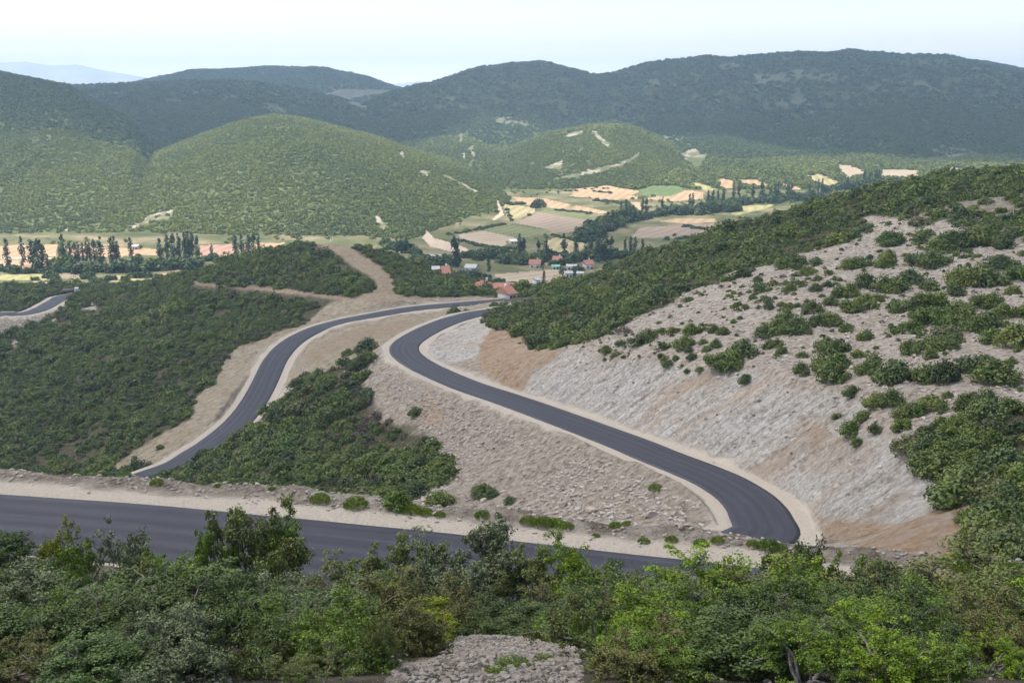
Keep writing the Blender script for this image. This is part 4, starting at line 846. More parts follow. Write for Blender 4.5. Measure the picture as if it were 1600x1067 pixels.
# ------------------------------------------------------------------ roadside weeds
def weed_proto(seed):
    r = np.random.default_rng(seed); n = 1100; th = r.uniform(0, 6.28, n); rr = r.random(n) ** .6; h = (1 - rr ** 2 * .6) * r.uniform(.15, .95, n)
    P = np.c_[np.cos(th) * rr, np.sin(th) * rr, h]; N = np.c_[-np.sin(th), np.cos(th), r.normal(0, .3, n)] + r.normal(0, .4, (n, 3))
    V, Q = leafquads(P, N, r.uniform(.12, .3, n), r.uniform(.04, .08, n), r)
    return mesh('weed_tuft', V, Q, M_WEED, dict(tint=np.repeat(r.uniform(.65, 1.3, n), 4), hue=np.repeat(r.random(n), 4)), False, link=False)
WD = [weed_proto(500 + k) for k in range(4)]
weeds = [(195,745,18),(245,756,18),(122,741,18),(500,783,26),(556,791,32),(642,799,27),(665,803,20),(687,806,15),(754,807,21),(768,822,11),(825,816,22),(848,820,28),(869,820,22),(887,824,17),(961,823,17),(931,838,11),(1006,847,16),(1049,845,17),(1095,851,20),(1121,846,18),(1176,852,18),(1200,856,28),(1218,858,20),
         (1492,884,40),(1520,896,42),(1560,890,36),(1590,898,40),(1025,765,20),(980,820,14),(340,760,10),(425,765,11),(800,1040,46),(775,1052,34),(850,1030,26)]
for k, (x, y, w_) in enumerate(sorted(weeds)):
    p = hit(x, y); d = p[1] * cp - p[2] * sp; rad = .62 * w_ * d / F; near_ = y > 1000
    where = 'on the foreground rubble' if near_ else 'beside the right bushes' if x > 1450 else 'on the scree below the hairpin' if y < 780 and x > 900 else 'on the roadside berm'
    put(WD[k % 4], 'weed_tuft', p - [0, 0, .05 * rad], (rad, rad, rad * (.5 if near_ else .95)), rng.uniform(0, 6.28), f'{"yellow green grass" if near_ else "bright green weed"} tuft {where}, {ordinal(k + 1)} tuft from the left', 'weed', 'weed tufts')

# ------------------------------------------------------------------ foreground trees: branching stems and leaf sprays
def tree_proto(seed, nstem=3, depth=3, spread=.55, leaf=.05, nl=300, clump=.30, up=.55, drop=0., trunk=.12, skirt=0):
    r = np.random.default_rng(seed); TV, TQ = [], []; tips = []; base = [0]
    def add(P, rads, k):
        v, q = tube(P, rads, k); TV.append(v); TQ.append(q + base[0]); base[0] += len(v)
    def grow(p, d, L, rad, dep):
        n = 4; P = [p]; dd = d
        for i in range(n):
            dd = dd + r.normal(0, .17, 3) + [0, 0, .06 * up]; dd /= np.linalg.norm(dd); P.append(P[-1] + dd * L / n)
        rads = np.linspace(rad, rad * .66, n + 1); add(P, rads, 6 if dep >= 2 else 4)
        if dep <= 1: tips.extend([(P[1], .75), (P[2], .9), (P[3], .9)])
        if dep == 0: tips.append((P[-1], 1.)); return
        for c_ in range(r.integers(2, 4)):
            ax = r.normal(size=3); nd = dd * (1 - spread * .5) + ax / np.linalg.norm(ax) * spread * r.uniform(.7, 1.2) + [0, 0, .22 * up]; nd /= np.linalg.norm(nd)
            grow(P[-1 if c_ else -2], nd, L * r.uniform(.62, .86), rad * .58, dep - 1)
    for s in range(nstem):
        th = 6.283 * s / nstem + r.uniform(-.5, .5); lean = r.uniform(.3, .75) * spread * 1.6
        d = np.array([math.cos(th) * lean, math.sin(th) * lean, 1.]); d /= np.linalg.norm(d)
        grow(np.array([math.cos(th) * .1, math.sin(th) * .1, -.25]), d, 1.25 * r.uniform(.8, 1.15), trunk * r.uniform(.7, 1.05), depth)
    c = np.array([t[0] for t in tips]) + r.normal(0, .13, (len(tips), 3)); wgt = np.array([t[1] for t in tips]); keep = r.random(len(c)) > drop; c, wgt = c[keep], wgt[keep]
    if skirt:                     # low leafy sprays so that a bush is green down to the ground
        zt = c[:, 2].max(); rm = np.percentile(np.hypot(c[:, 0], c[:, 1]), 85); th = r.uniform(0, 6.28, skirt); h = r.random(skirt) ** 1.1 * .75; q = rm * np.sqrt(np.clip(1 - h ** 2, 0, 1)) * r.uniform(.55, 1.05, skirt)
        c = np.vstack([c, np.c_[np.cos(th) * q, np.sin(th) * q, h * zt + .05]]); wgt = np.r_[wgt, r.uniform(.8, 1.2, skirt)]
    rad = clump * wgt * r.uniform(.65, 1.35, len(c))
    V, Q, t, h = clump_cloud(r, c, rad, nl * len(c), leaf, .75, .12)
    TVa = np.vstack(TV); H = max(V[:, 2].max(), 1e-3)
    tk = mesh('trunk', TVa / H, np.vstack(TQ), M_BARK, None, True, link=False); cr = mesh('crown', V / H, Q, M_FG, dict(tint=t, hue=h), False, link=False)
    rr = np.percentile(np.hypot(V[:, 0], V[:, 1]), 92) / H
    return tk, cr, rr
TP = [tree_proto(600, 3, 3, .62, .085, 62, .25), tree_proto(601, 4, 3, .75, .085, 58, .25, .4, skirt=50), tree_proto(602, 3, 3, .58, .08, 62, .23, .6, skirt=24), tree_proto(603, 5, 2, .8, .08, 90, .25, .3, skirt=90), tree_proto(604, 4, 3, .7, .072, 58, .22, .4, .1, skirt=70),
      tree_proto(605, 2, 3, .5, .065, 80, .23, .9, .2, .11), tree_proto(606, 5, 3, .85, .08, 50, .25, .2, .05, skirt=90), tree_proto(607, 4, 3, .7, .055, 26, .2, .5, .3)]
COL0 = {'bright': (.115, .165, .030), 'green': (.090, .130, .030), 'dark': (.056, .078, .026), 'olive': (.100, .118, .042), 'grey': (.098, .115, .062), 'yellow': (.140, .160, .026), 'blue': (.084, .125, .044), 'brown': (.095, .095, .036)}
COL = {k: tuple(c * 1.28 for c in v) for k, v in COL0.items()}
CW = {'bright': 'bright green', 'green': 'mid green', 'dark': 'dark green', 'olive': 'olive green', 'grey': 'grey green', 'yellow': 'yellow green', 'blue': 'fresh blue green', 'brown': 'brownish green'}
fg = [(380,1030,150,14,6,'dark','dark bush cut by the bottom edge below the blue green bush'),(520,1032,150,14,6,'green','green bush cut by the bottom edge beside the rubble'),(600,1045,70,14.2,4,'olive','small olive bush at the left end of the foreground rubble'),(260,1035,140,14,4,'grey','grey green bush cut by the bottom edge on the left'),(640,1000,70,17,3,'brown','brown bush at the upper left of the foreground rubble'),
 # centre x, top y, crown width px, depth, prototype, colour, label
 (-5,835,70,49,3,'dark','dark bush at the left edge beside the near road'),(92,812,66,40,5,'yellow','small yellow green tree poking up against the left end of the near road'),(160,832,150,36,4,'grey','grey green tree with thin top just below the left road surface'),(258,843,104,38,1,'bright','round bright green tree below the left half of the near road'),
 (345,842,80,40,0,'green','mid green tree left of the tallest foreground tree'),(405,795,130,41,0,'olive','tallest foreground tree rising over the near road with an airy top'),(432,787,78,42,5,'green','airy leafy branch top above the tallest foreground tree'),(560,862,120,38,1,'olive','olive tree in the middle of the row below the near road'),(625,850,110,39,2,'olive','olive tree left of the wide grey green tree'),
 (700,840,140,38,1,'grey','wide grey green tree with dark trunks before the near road'),(770,842,150,39,0,'grey','pale grey green tree at the centre leaning over the near road'),(830,868,90,38,2,'olive','olive tree just left of the lone thin trunk tree'),(880,835,84,37,5,'bright','small bright tree on a thin trunk standing alone against the road'),
 (975,880,80,32,7,'olive','airy light olive tree left of the big bright bush'),(1010,908,130,27,0,'bright','bright green tree on the left shoulder of the big bush'),(1100,866,200,25,1,'bright','largest bright green tree of the right foreground'),(1190,866,170,27,0,'bright','bright green tree right of the largest one'),(1245,890,130,26,1,'green','mid green tree on the right flank of the big bright group'),
 (1240,836,60,43,2,'dark','dark tree below the hairpin with pale ground behind'),(1280,832,104,42,0,'dark','dark green tree with bare pale trunks below the hairpin'),(1340,856,70,42,2,'green','green tree right of the dark trunk tree'),(1385,858,80,43,0,'green','green tree beside the stony right berm'),(1415,905,60,42,7,'grey','thin grey green tree before the right berm'),
 (1400,970,120,27,3,'brown','dark brownish bush in front of the hidden road gap'),(1330,990,100,26,1,'green','green bush below the hidden road gap'),(1545,915,150,32,4,'blue','tall blue green bush at the right edge'),(1590,900,120,36,7,'grey','grey twiggy bush at the right edge below the scrub'),(1480,945,110,30,4,'bright','light green bush beside the right edge bushes'),(1570,985,150,21,6,'dark','dark bush in the bottom right corner'),(1500,1000,120,22,4,'grey','grey green bush near the bottom right corner'),
 (1590,960,110,26,0,'green','mid green bush at the right edge above the corner bush'),(870,925,110,31,1,'brown','brownish green bush below the lone thin trunk tree'),(930,950,110,29,3,'dark','dark bush left of the big bright bush'),(830,965,90,29,3,'dark','dark low bush beside the foreground rubble'),(765,962,90,30,6,'dark','dark bush under the pale grey green tree'),(905,985,100,24,1,'green','green bush between the rubble and the big bright bush'),
 (640,925,130,23,1,'yellow','yellow green tree above the foreground rubble'),(590,985,120,21,6,'green','green bush left of the yellow green tree'),(455,938,130,22,0,'blue','fresh blue green tree in the left middle foreground'),(350,958,130,22,1,'blue','fresh green bush with dead twigs at its left side'),(520,960,120,23,2,'green','green tree between the blue green and the yellow green trees'),(400,1000,150,17.5,4,'blue','blue green bush at the bottom edge left of centre'),(520,1020,120,18,6,'dark','dark bush at the bottom edge below the green tree'),
 (60,915,150,27,7,'grey','grey bush with bare twisted branches at the left edge'),(60,985,150,20,4,'grey','grey green bush low at the left edge'),(185,910,150,26,1,'blue','blue green tree over bare grey branches'),(215,955,120,23,7,'dark','dark bush showing bare grey branches'),(130,965,130,21,6,'dark','dark bush between the grey bushes at bottom left'),(270,1000,110,20,7,'brown','brown twiggy bush beside the bleached dead twigs'),(170,1046,50,16.5,3,'yellow','small yellow green bush at the bottom edge on the left'),
 (15,880,90,36,1,'dark','dark bush at the left edge below the pale soil'),(100,875,110,32,0,'green','green bush in the left foreground below the small yellow tree'),(215,880,110,32,2,'olive','olive bush in front of the round bright tree'),(310,905,100,31,6,'dark','dark bush between the left foreground trees'),(390,900,100,32,3,'dark','dark bush below the tallest foreground tree'),(460,905,100,31,3,'brown','yellow brown bush right of the tallest tree foot'),(540,920,110,29,1,'dark','dark green bush below the olive tree'),
 (700,925,110,31,6,'brown','brownish bush in front of the wide grey green tree'),(1010,965,140,21,0,'green','green bush in front of the left shoulder of the big bush'),(1110,950,170,19.5,1,'bright','bright green bush in the middle of the right foreground'),(1220,955,150,20,0,'green','mid green bush in the right foreground centre'),(1310,935,90,31,2,'olive','olive bush between the hairpin trees and the big group'),(960,1030,110,17,4,'green','small green bush at the bottom edge beside the rubble'),(1060,1020,150,17,6,'dark','dark bush at the bottom edge under the bright trees'),
 (1180,1015,150,17.5,6,'dark','dark bush at the bottom edge right of centre'),(1300,1020,150,18,1,'dark','dark green bush at the bottom edge in the right third'),(1420,1030,140,18,4,'brown','brownish bush at the bottom edge near the right corner'),(480,1035,110,16.5,4,'grey','grey green bush at the very bottom beside the dark one'),(240,1040,90,17,6,'dark','dark bush at the bottom edge beside the small yellow one'),(300,1035,90,17.5,4,'dark','dark twiggy bush at the bottom edge below the dead twigs'),(60,1045,120,16.5,6,'green','green bush in the bottom left corner')]
for (x, ty, wpx, d, k, cl, lb) in fg:
    tk, cr, rr = TP[k]; top = at(x, ty, d); g = gz(top[0], top[1]); H = (top[2] - g) * ((1.1 if x < 960 else .96) if ty < 960 else 1.05); wide = .5 * wpx * d / F * 1.3
    if H < .8: H = .8 + .2 * rng.random()
    sxy = min(max(wide / rr, .45 * H), 2.2 * H); rzv = rng.uniform(0, 6.28)
    root = bpy.data.objects.new('bush' if 'bush' in lb else 'tree', None); C.objects.link(root); root.empty_display_size = .3; root.location = (top[0], top[1], g)
    tag(root, lb, 'bush' if 'bush' in lb else 'tree', 'foreground trees and bushes')
    cc = np.array(COL[cl]) * rng.uniform(.9, 1.12)
    for src, nm in ((tk, 'trunk'), (cr, 'crown')):
        o = bpy.data.objects.new(nm, src.data); C.objects.link(o); o.parent = root; o.scale = (sxy, sxy, H / 1.0); o.rotation_euler = (0, 0, rzv); o.color = (*cc, 1)
# lower bushes that close the gaps on the slope in front
r = np.random.default_rng(909); fill = []
for yy, n, h0, h1 in ((11.6, 9, .45, .8), (12.5, 11, .55, .9), (13.6, 12, .7, 1.1), (15.2, 11, .9, 1.4), (17.5, 12, 1.0, 1.6), (20.5, 13, 1.1, 1.8), (24, 14, 1.2, 2.0), (28.5, 15, 1.3, 2.2), (33.5, 16, 1.2, 2.2), (39, 14, 1.0, 1.8)):
    for k in range(n):
        Y = yy + r.uniform(-1.1, 1.1) * yy / 22; X = ((k + .5 + r.uniform(-.35, .35)) / n - .5) * 1.12 * (Y + 3); g = gz(X, Y); a, b_, d = proj(np.array([X]), np.array([Y]), np.array([g]))
        if inpoly(a, b_, [(590,1100),(600,1035),(660,1020),(720,985),(760,940),(850,945),(870,990),(920,1000),(935,1100)])[0] or (Y < 27 and 600 < a[0] < 905 and b_[0] > 985): continue
        if yy > 37 and (a[0] < 70 or 640 < a[0] < 960): continue
        H = r.uniform(h0, h1); fill.append((X, Y, g, H, r.choice([1, 3, 4, 6, 6, 3, 4]), r.choice(['dark', 'dark', 'green', 'olive', 'brown', 'grey', 'green', 'bright'] if X > 0 else ['dark', 'dark', 'blue', 'olive', 'brown', 'grey', 'green', 'grey']), 'front' if Y < 19 else 'middle' if Y < 30 else 'upper'))
cnt = {}
for X, Y, g, H, k, cl, rowname in sorted(fill, key=lambda q: q[0] / q[1]):
    cnt[rowname] = cnt.get(rowname, 0) + 1; tk, cr, rr = TP[k]; s = H * r.uniform(.75, 1.15) / max(rr, .5)
    where = {'front': 'along the bottom edge', 'middle': 'in the middle of the foreground thicket', 'upper': 'in the upper thicket by the road'}[rowname]
    root = bpy.data.objects.new('bush', None); C.objects.link(root); root.empty_display_size = .3; root.location = (X, Y, g); rzv = r.uniform(0, 6.28)
    tag(root, f'low {CW[cl]} bush, {ordinal(cnt[rowname])} from the left {where}', 'bush', 'low bushes of the foreground thicket')
    cc = np.array(COL[cl]) * r.uniform(.85, 1.1)
    for src, nm in ((tk, 'trunk'), (cr, 'crown')):
        o = bpy.data.objects.new(nm, src.data); C.objects.link(o); o.parent = root; o.scale = (s, s * r.uniform(.9, 1.1), H); o.rotation_euler = (0, 0, rzv); o.color = (*cc, 1)
# bleached dead twigs
def dead_twigs(x, y, h_px, d0, label, seed, n=9):
    r = np.random.default_rng(seed); top = at(x, y - h_px, d0); g = gz(top[0], top[1]); H = top[2] - g; TV, TQ, b0 = [], [], 0
    for k in range(n):
        th = r.uniform(0, 6.28); p = np.array([.1 * math.cos(th), .1 * math.sin(th), -.1]); dd = np.array([math.cos(th) * .22, math.sin(th) * .22, 1.]); P = [p]
        for i in range(7):
            dd = dd + r.normal(0, .16, 3); dd[2] = abs(dd[2]); dd /= np.linalg.norm(dd); P.append(P[-1] + dd * H * r.uniform(.75, 1.05) / 7)
        v, q = tube(P, np.linspace(.035, .01, 8), 5); TV.append(v); TQ.append(q + b0); b0 += len(v)
        for i in (3, 4, 5):
            e = P[i] + (r.normal(0, .25, 3) + [0, 0, .35]) * H * .22; v, q = tube([P[i], (np.array(P[i]) + e) / 2 + r.normal(0, .02, 3), e], [.016, .012, .006], 4); TV.append(v); TQ.append(q + b0); b0 += len(v)
    o = mesh('dead_shrub', np.vstack(TV), np.vstack(TQ), M_BARKD); o.location = (top[0], top[1], g); return tag(o, label, 'dead shrub')
dead_twigs(277, 1005, 55, 20.5, 'bleached white dead twigs standing among the left foreground bushes', 701)
dead_twigs(500, 1060, 25, 17.0, 'pale grey dead twigs at the bottom edge among bushes', 703, 6)
dead_twigs(60, 1000, 70, 20.0, 'bare twisted grey branches beside the grey bush at bottom left', 705, 5)
dead_twigs(1480, 1040, 45, 20.0, 'pale bare twigs in the bottom right bushes', 707, 7)

# ------------------------------------------------------------------ village
def m_plain(name, col, var=.2, sc=1.5, rough=.85):
    m, nt = mat(name); b = NB(nt); n = b.noise(b.n('ShaderNodeTexCoord').outputs['Object'], sc, 5, .65).outputs[0]
    c0 = tuple(c * (1 - var) for c in col); c1 = tuple(min(1, c * (1 + var)) for c in col); b.out(b.ramp(n, [(.3, c0), (.7, c1)]), rough); return m
M_WALL, M_GWALL, M_TILE, M_GLASS = m_plain('white lime plaster', (.55, .53, .49), .12), m_plain('grey rendered wall', (.42, .42, .41), .15), m_plain('red clay tiles', (.29, .14, .10), .25, 3), m_plain('dark window', (.04, .05, .06), .1, 1, .2)
M_GREEN, M_SHEET, M_WOOD = m_plain('green sheet roof', (.16, .34, .26), .1), m_plain('grey sheet roof', (.34, .34, .33), .15), m_plain('brown door', (.16, .09, .05), .2)
def boxm(name, c, s, material, parent):
    c = np.array(c, float); s = np.array(s, float) / 2
    V = [c + s * np.array((x, y, z)) for z in (-1, 1) for y in (-1, 1) for x in (-1, 1)]
    return mesh(name, V, [(0, 2, 3, 1), (4, 5, 7, 6), (0, 1, 5, 4), (2, 6, 7, 3), (0, 4, 6, 2), (1, 3, 7, 5)], material, None, False, parent)
def house(px, py, w_px, depth, wallh, roofh, yaw, wallm, roofm, label, hip=False, name='house', cat='house', d=None):
    p = hit(px, py, 300.)
    if d: p = at(px, py, d)
    dd = p[1] * cp - p[2] * sp; L = w_px * dd / F * .68
    root = bpy.data.objects.new(name, None); C.objects.link(root); root.location = p - [0, 0, .7]; root.rotation_euler = (0, 0, R(yaw)); tag(root, label, cat, 'village houses')
    boxm('wall', (0, 0, wallh / 2), (L, depth, wallh), wallm, root)
    a, b_ = L / 2 + .5, depth / 2 + .5; z0, z1 = wallh + .02, wallh + roofh; rx = a - (b_ if hip else 0)
    V = [(-a, -b_, z0), (a, -b_, z0), (a, b_, z0), (-a, b_, z0), (-rx, 0, z1), (rx, 0, z1), (-a, -b_, z0 - .15), (a, -b_, z0 - .15), (a, b_, z0 - .15), (-a, b_, z0 - .15)]
    me = bpy.data.meshes.new('roof'); me.from_pydata([tuple(v) for v in V], [], [(0, 1, 5, 4), (2, 3, 4, 5), (1, 2, 5), (3, 0, 4), (0, 6, 7, 1), (1, 7, 8, 2), (2, 8, 9, 3), (3, 9, 6, 0), (6, 9, 8, 7)]); me.materials.append(roofm)
    ro = bpy.data.objects.new('roof', me); C.objects.link(ro); ro.parent = root
    if wallh > 2.3:
        n = max(2, int(L / 3.2))
        for k in range(n):
            x = (k + .5) / n * L - L / 2
            if k == n // 2: boxm('door', (x, -depth / 2 - .03, 1.05), (1.0, .08, 2.1), M_WOOD, root)
            else: boxm('window', (x, -depth / 2 - .03, wallh * .55), (1.0, .08, 1.1), M_GLASS, root)
        if roofm is M_TILE: boxm('chimney', (L * .22, depth * .2, z1 - .2), (.7, .7, 1.6), wallm, root)
    return root
house(753, 453, 44, 9, 2.6, 1.9, -8, M_WALL, M_TILE, 'long white house with a red hipped roof beside the road', True)
house(787, 457, 42, 9, 2.6, 1.7, 6, M_WALL, M_TILE, 'white house with a plain red roof right of the hipped roof house')
house(792, 466, 18, 7, 2.8, 2.0, 35, M_WALL, M_TILE, 'small red roof half hidden by the near scrub nose')
house(696, 433, 15, 8, 2.9, 2.4, 10, M_WALL, M_TILE, 'small house with red roof at the left edge of the village')
house(681, 427, 14, 7, 2.8, .9, 5, M_WALL, M_SHEET, 'white hut left of the small red roofed house')
house(836, 417, 24, 9, 2.9, 2.4, -5, M_WALL, M_TILE, 'red roofed house behind the grey tan field')
house(871, 412, 18, 8, 3.4, 2.2, -14, M_WALL, M_TILE, 'white gabled house with red roof beside the green roofed shed')
house(868, 420, 16, 6, 2.5, .8, 4, M_GWALL, M_GREEN, 'low shed with a green sheet roof', name='shed', cat='shed')
house(893, 420, 22, 7, 2.6, 1.0, -4, M_GWALL, M_SHEET, 'long grey sheet roofed shed among the village houses', name='shed', cat='shed')
house(919, 419, 18, 8, 3.6, 2.2, 12, M_WALL, M_TILE, 'white house with red roof at the right end of the village')
house(888, 432, 16, 7, 3.2, .8, 6, M_WALL, M_SHEET, 'white flat roofed house in front of the village row')
house(907, 432, 14, 7, 3.0, .8, -10, M_WALL, M_SHEET, 'pale flat roofed house next to the scrub slope')
house(737, 422, 24, 9, 2.8, 1.6, -12, M_GWALL, M_SHEET, 'grey sheet roofed barn in the village trees', name='barn', cat='barn')
house(838, 448, 8, 6, 5.0, 1.0, 20, M_WALL, M_SHEET, 'narrow tall white building beside a dark poplar')
house(801, 380, 15, 8, 2.6, 1.0, 14, M_WALL, M_WALL, 'white roofed barn beside the fields', name='barn', cat='barn')
house(683, 404, 34, 7, 2.4, .9, 3, M_WALL, M_SHEET, 'long low pale shed behind the wooded spur', name='shed', cat='shed')
house(213, 389, 11, 6, 3.0, .8, 0, M_WALL, M_WALL, 'little white hut in the orange field among the poplars', name='hut', cat='hut')

# ------------------------------------------------------------------ truck parked by the far road
def truck(px, py, yaw):
    p = hit(px, py, 300.); root = bpy.data.objects.new('parked_truck', None); C.objects.link(root); root.location = p; root.rotation_euler = (0, 0, R(yaw)); root.scale = (1.15, 1.15, 1.15)
    tag(root, 'small dark truck parked on the gravel beside the far left road', 'truck')
    mb, mc = m_plain('dark truck bed', (.10, .09, .08), .2), m_plain('pale truck cab', (.55, .53, .50), .05, 1, .4); mt = m_plain('tyre rubber', (.02, .02, .02), .1)
    boxm('bed', (-1.0, 0, 1.25), (4.4, 2.1, 1.1), mb, root)
    V = [(1.3, -1, .5), (3.0, -1, .5), (3.0, -1, 1.4), (2.6, -1, 2.3), (1.3, -1, 2.3)]; V = V + [(x, 1, z) for x, _, z in V]
    me = bpy.data.meshes.new('cab'); me.from_pydata(V, [], [(0, 1, 2, 3, 4), (9, 8, 7, 6, 5), (0, 5, 6, 1), (1, 6, 7, 2), (2, 7, 8, 3), (3, 8, 9, 4), (4, 9, 5, 0)]); me.materials.append(mc)
    cb = bpy.data.objects.new('cab', me); C.objects.link(cb); cb.parent = root
    gl = mesh('windscreen', [(2.96, -.85, 1.52), (2.96, .85, 1.52), (2.68, .85, 2.2), (2.68, -.85, 2.2)], [(0, 1, 2, 3)], M_GLASS, None, False, cb)
    for x in (-2.3, 2.1):
        for y in (-.95, .95):
            v, q = tube([(x, y - .15, .45), (x, y + .15, .45)], [.45, .45], 14)
            cap = np.vstack([v, [(x, y - .15, .45), (x, y + .15, .45)]]); Q = q.tolist() + [[i, (i + 1) % 14, 28, 28] for i in range(14)] + [[14 + i, 14 + (i + 1) % 14, 29, 29] for i in range(14)]
            me = bpy.data.meshes.new('wheel'); me.from_pydata([tuple(t) for t in cap], [], [tuple(dict.fromkeys(f)) for f in Q]); me.materials.append(mt)
            o = bpy.data.objects.new('wheel', me); C.objects.link(o); o.parent = root
truck(112, 459, 8)
# two white posts on the top of the wooded spur
for px, h, lb in ((516.5, 3.2, 'short white post on the spur top'), (519.5, 4.6, 'taller white post with a small head on the spur top')):
    p = hit(px, 377); v, q = tube([(0, 0, -.2), (0, 0, h * .25), (0, 0, h * .26), (0, 0, h * .9), (0, 0, h * .91), (0, 0, h)], [.42, .42, .17, .15, .26, .22], 10)
    o = mesh('white_post', v, q, M_WALL); o.location = p; tag(o, lb, 'post', 'posts on the spur top')

# ------------------------------------------------------------------ camera, light, sky, air
cam = bpy.data.cameras.new('camera'); co = bpy.data.objects.new('camera', cam); C.objects.link(co)
cam.sensor_width = 36; cam.lens = 36 * F / 1600; cam.clip_end = 80000; cam.clip_start = .1
co.rotation_euler = (R(90) - PITCH, 0, 0)
S = bpy.context.scene; S.camera = co
S.render.resolution_x, S.render.resolution_y = 1024, 682
SUN_EL, SUN_AZ = R(58), R(-78)     # azimuth measured from the view direction, negative = left
sd = np.array([math.sin(SUN_AZ) * math.cos(SUN_EL), math.cos(SUN_AZ) * math.cos(SUN_EL), math.sin(SUN_EL)])
sl = bpy.data.lights.new('sun', 'SUN'); sl.energy = SUN; sl.angle = R(.5); sl.color = (1, .955, .88)
so = bpy.data.objects.new('sun', sl); C.objects.link(so); so.location = (0, 0, 600)
from mathutils import Vector
so.rotation_euler = Vector(sd).to_track_quat('Z', 'Y').to_euler()
w = bpy.data.worlds.new('World'); S.world = w; w.use_nodes = True; nt = w.node_tree
bg = nt.nodes['Background']; sk = nt.nodes.new('ShaderNodeTexSky'); sk.sky_type = 'NISHITA'; sk.sun_disc = False
sk.sun_elevation = SUN_EL; sk.sun_rotation = SUN_AZ; sk.air_density = 1.0; sk.dust_density = 3.0; sk.ozone_density = 1.0
add = nt.nodes.new('ShaderNodeMix'); add.data_type = 'RGBA'; add.blend_type = 'ADD'; add.inputs[0].default_value = 1   # thin bright veil of high cloud
nt.links.new(sk.outputs[0], add.inputs[6]); 
tc = nt.nodes.new('ShaderNodeTexCoord'); sx = nt.nodes.new('ShaderNodeSeparateXYZ'); nt.links.new(tc.outputs['Generated'], sx.inputs[0]); rp = nt.nodes.new('ShaderNodeValToRGB'); nt.links.new(sx.outputs[2], rp.inputs[0])
for _e in range(3): rp.color_ramp.elements.new(.5)
for e_, (q_, c_) in zip(rp.color_ramp.elements, ((0., (12, 10.5, 9.2, 1)), (.035, (5.0, 4.9, 4.7, 1)), (.08, (2.15, 2.45, 2.55, 1)), (.2, (1.1, 1.2, 1.3, 1)), (.5, (.5, .55, .6, 1)))): e_.position = q_; e_.color = c_
nt.links.new(rp.outputs[0], add.inputs[7]); nt.links.new(add.outputs[2], bg.inputs[0]); bg.inputs[1].default_value = .12
S.view_settings.view_transform = 'Standard'; S.view_settings.look = 'None'; S.view_settings.exposure = EXPO
S.render.engine = 'CYCLES'
cy = S.cycles; cy.max_bounces = 6; cy.diffuse_bounces = 3; cy.glossy_bounces = 2; cy.transmission_bounces = 4; cy.volume_bounces = 1; cy.transparent_max_bounces = 12
cy.use_adaptive_sampling = True; cy.adaptive_threshold = .02; cy.use_denoising = True; cy.caustics_reflective = cy.caustics_refractive = False

# haze: one closed box of thin even air round everything
hx, y0, y1, zb_, zt = 19500., -120., 13200., -124., 300.
V = [(x, y, z) for z in (zb_, zt) for y in (y0, y1) for x in (-hx, hx)]
hz = mesh('haze', V, [(0, 2, 3, 1), (4, 5, 7, 6), (0, 1, 5, 4), (2, 6, 7, 3), (0, 4, 6, 2), (1, 3, 7, 5)], None, smooth_=False)
m, nt = mat('thin blue haze'); b = NB(nt)
pv = b.n('ShaderNodeVolumePrincipled', inp={'Color': (.52, .735, 1.0, 1), 'Density': HAZE, 'Anisotropy': .25})
o = b.n('ShaderNodeOutputMaterial'); nt.links.new(pv.outputs[0], o.inputs['Volume'])
hz.data.materials.append(m); tag(hz, 'thin blue haze over the valley', None, None, 'stuff')

# clouds above the frame: their shadows lie on the near slope and on the far ridges
def m_cloud(nm, tl):
    m, nt = mat(nm); b = NB(nt)
    d = b.n('ShaderNodeBsdfDiffuse', inp={'Color': (.9, .9, .92, 1)}); t = b.n('ShaderNodeBsdfTranslucent', inp={'Color': (.96, .97, 1, 1)})
    tr = b.n('ShaderNodeBsdfTransparent')
    mx = b.n('ShaderNodeMixShader', inp={0: tl}); nt.links.new(d.outputs[0], mx.inputs[1]); nt.links.new(t.outputs[0], mx.inputs[2])
    n = b.noise(b.pos(), .006, 5, .6).outputs[0]
    f = b.math('MULTIPLY', b.attr('dens').outputs['Fac'], b.math('ADD', .6, b.math('MULTIPLY', n, .62)))
    mx2 = b.n('ShaderNodeMixShader', inp={0: b.n('ShaderNodeClamp', inp={0: f}).outputs[0]}); nt.links.new(tr.outputs[0], mx2.inputs[1]); nt.links.new(mx.outputs[0], mx2.inputs[2])
    o = b.n('ShaderNodeOutputMaterial'); nt.links.new(mx2.outputs[0], o.inputs[0]); return m
M_CLOUD, M_CLOUD2 = m_cloud('thin cloud', .75), m_cloud('thick cloud', .4)
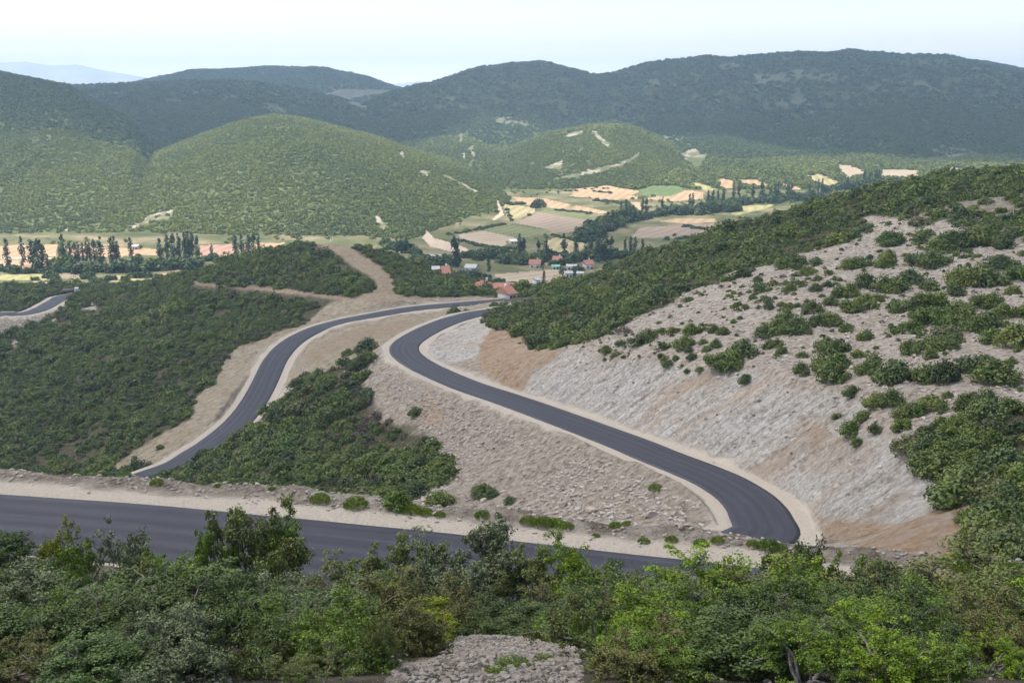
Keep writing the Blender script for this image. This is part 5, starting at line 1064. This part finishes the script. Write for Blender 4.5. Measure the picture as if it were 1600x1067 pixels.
def cloud(shadow, alt, thick, soft, dens, label, ground_z=-60, mt=None):
    sh = np.array(shadow, float); k = (alt - ground_z) / sd[2]
    poly = sh + sd[:2] * k
    # dense outline
    P = []
    for a, c_ in zip(poly, np.roll(poly, -1, 0)):
        n = max(2, int(np.linalg.norm(c_ - a) / 60)); P += [a + (c_ - a) * t for t in np.linspace(0, 1, n, endpoint=False)]
    P = np.array(P); ctr = P.mean(0); n = len(P)
    P = P + np.stack([fbm(P[:, 0] / 140, P[:, 1] / 140, 3, 4), fbm(P[:, 0] / 140, P[:, 1] / 140, 9, 4)], 1) * soft * .8
    rings = np.r_[0, .2, .4, .55, .7, .8, .87, .93, 1.0]; rad = np.linalg.norm(P - ctr, axis=1)
    Vt = []; D = []
    for sgn in (1, -1):
        for r in rings[::-1]:
            q = ctr + (P - ctr) * r; edge = rad * (1 - r)
            hgt = thick * (1 - r ** 3) * (.55 + .6 * (fbm(q[:, 0] / 260, q[:, 1] / 260, 21, 4) + 1) / 2)
            z = alt + (hgt if sgn > 0 else -.18 * hgt) + (.5 if sgn > 0 else -.5)
            Vt.append(np.c_[q, z]); D.append(smooth(0, soft, edge) * dens)
    V = np.vstack(Vt); nr_ = len(rings); I = np.arange(2 * nr_ * n).reshape(2, nr_, n); Q = []
    for s_ in (0, 1):
        for r in range(nr_ - 1):
            a, b_ = I[s_, r], I[s_, r + 1]; q = np.stack([a, np.roll(a, -1), np.roll(b_, -1), b_], 1); Q.append(q if s_ == 0 else q[:, ::-1])
    a, b_ = I[0, 0], I[1, 0]; Q.append(np.stack([b_, np.roll(b_, -1), np.roll(a, -1), a], 1))
    return tag(mesh('cloud', V, np.vstack(Q), mt or M_CLOUD, dict(dens=np.concatenate(D))), label, None, None, 'structure')
cloud([(-900,-500),(900,-500),(900,700),(420,1050),(160,1000),(20,980),(-90,900),(-130,700),(-330,660),(-900,640)], 830, 90, 120, CD1, 'thin white cloud above the near slope')
cloud([(-2600,1050),(-900,1100),(-600,1150),(-430,1200),(-380,1310),(-330,1470),(-200,1760),(-80,2060),(90,2020),(190,1900),(330,1790),(470,1570),(620,1440),(1000,1350),(2500,1400),(4200,4000),(3800,6500),(-3800,6500),(-4200,3500)], 1150, 200, 160, CD2, 'wide white cloud above the far ridges', mt=M_CLOUD2)
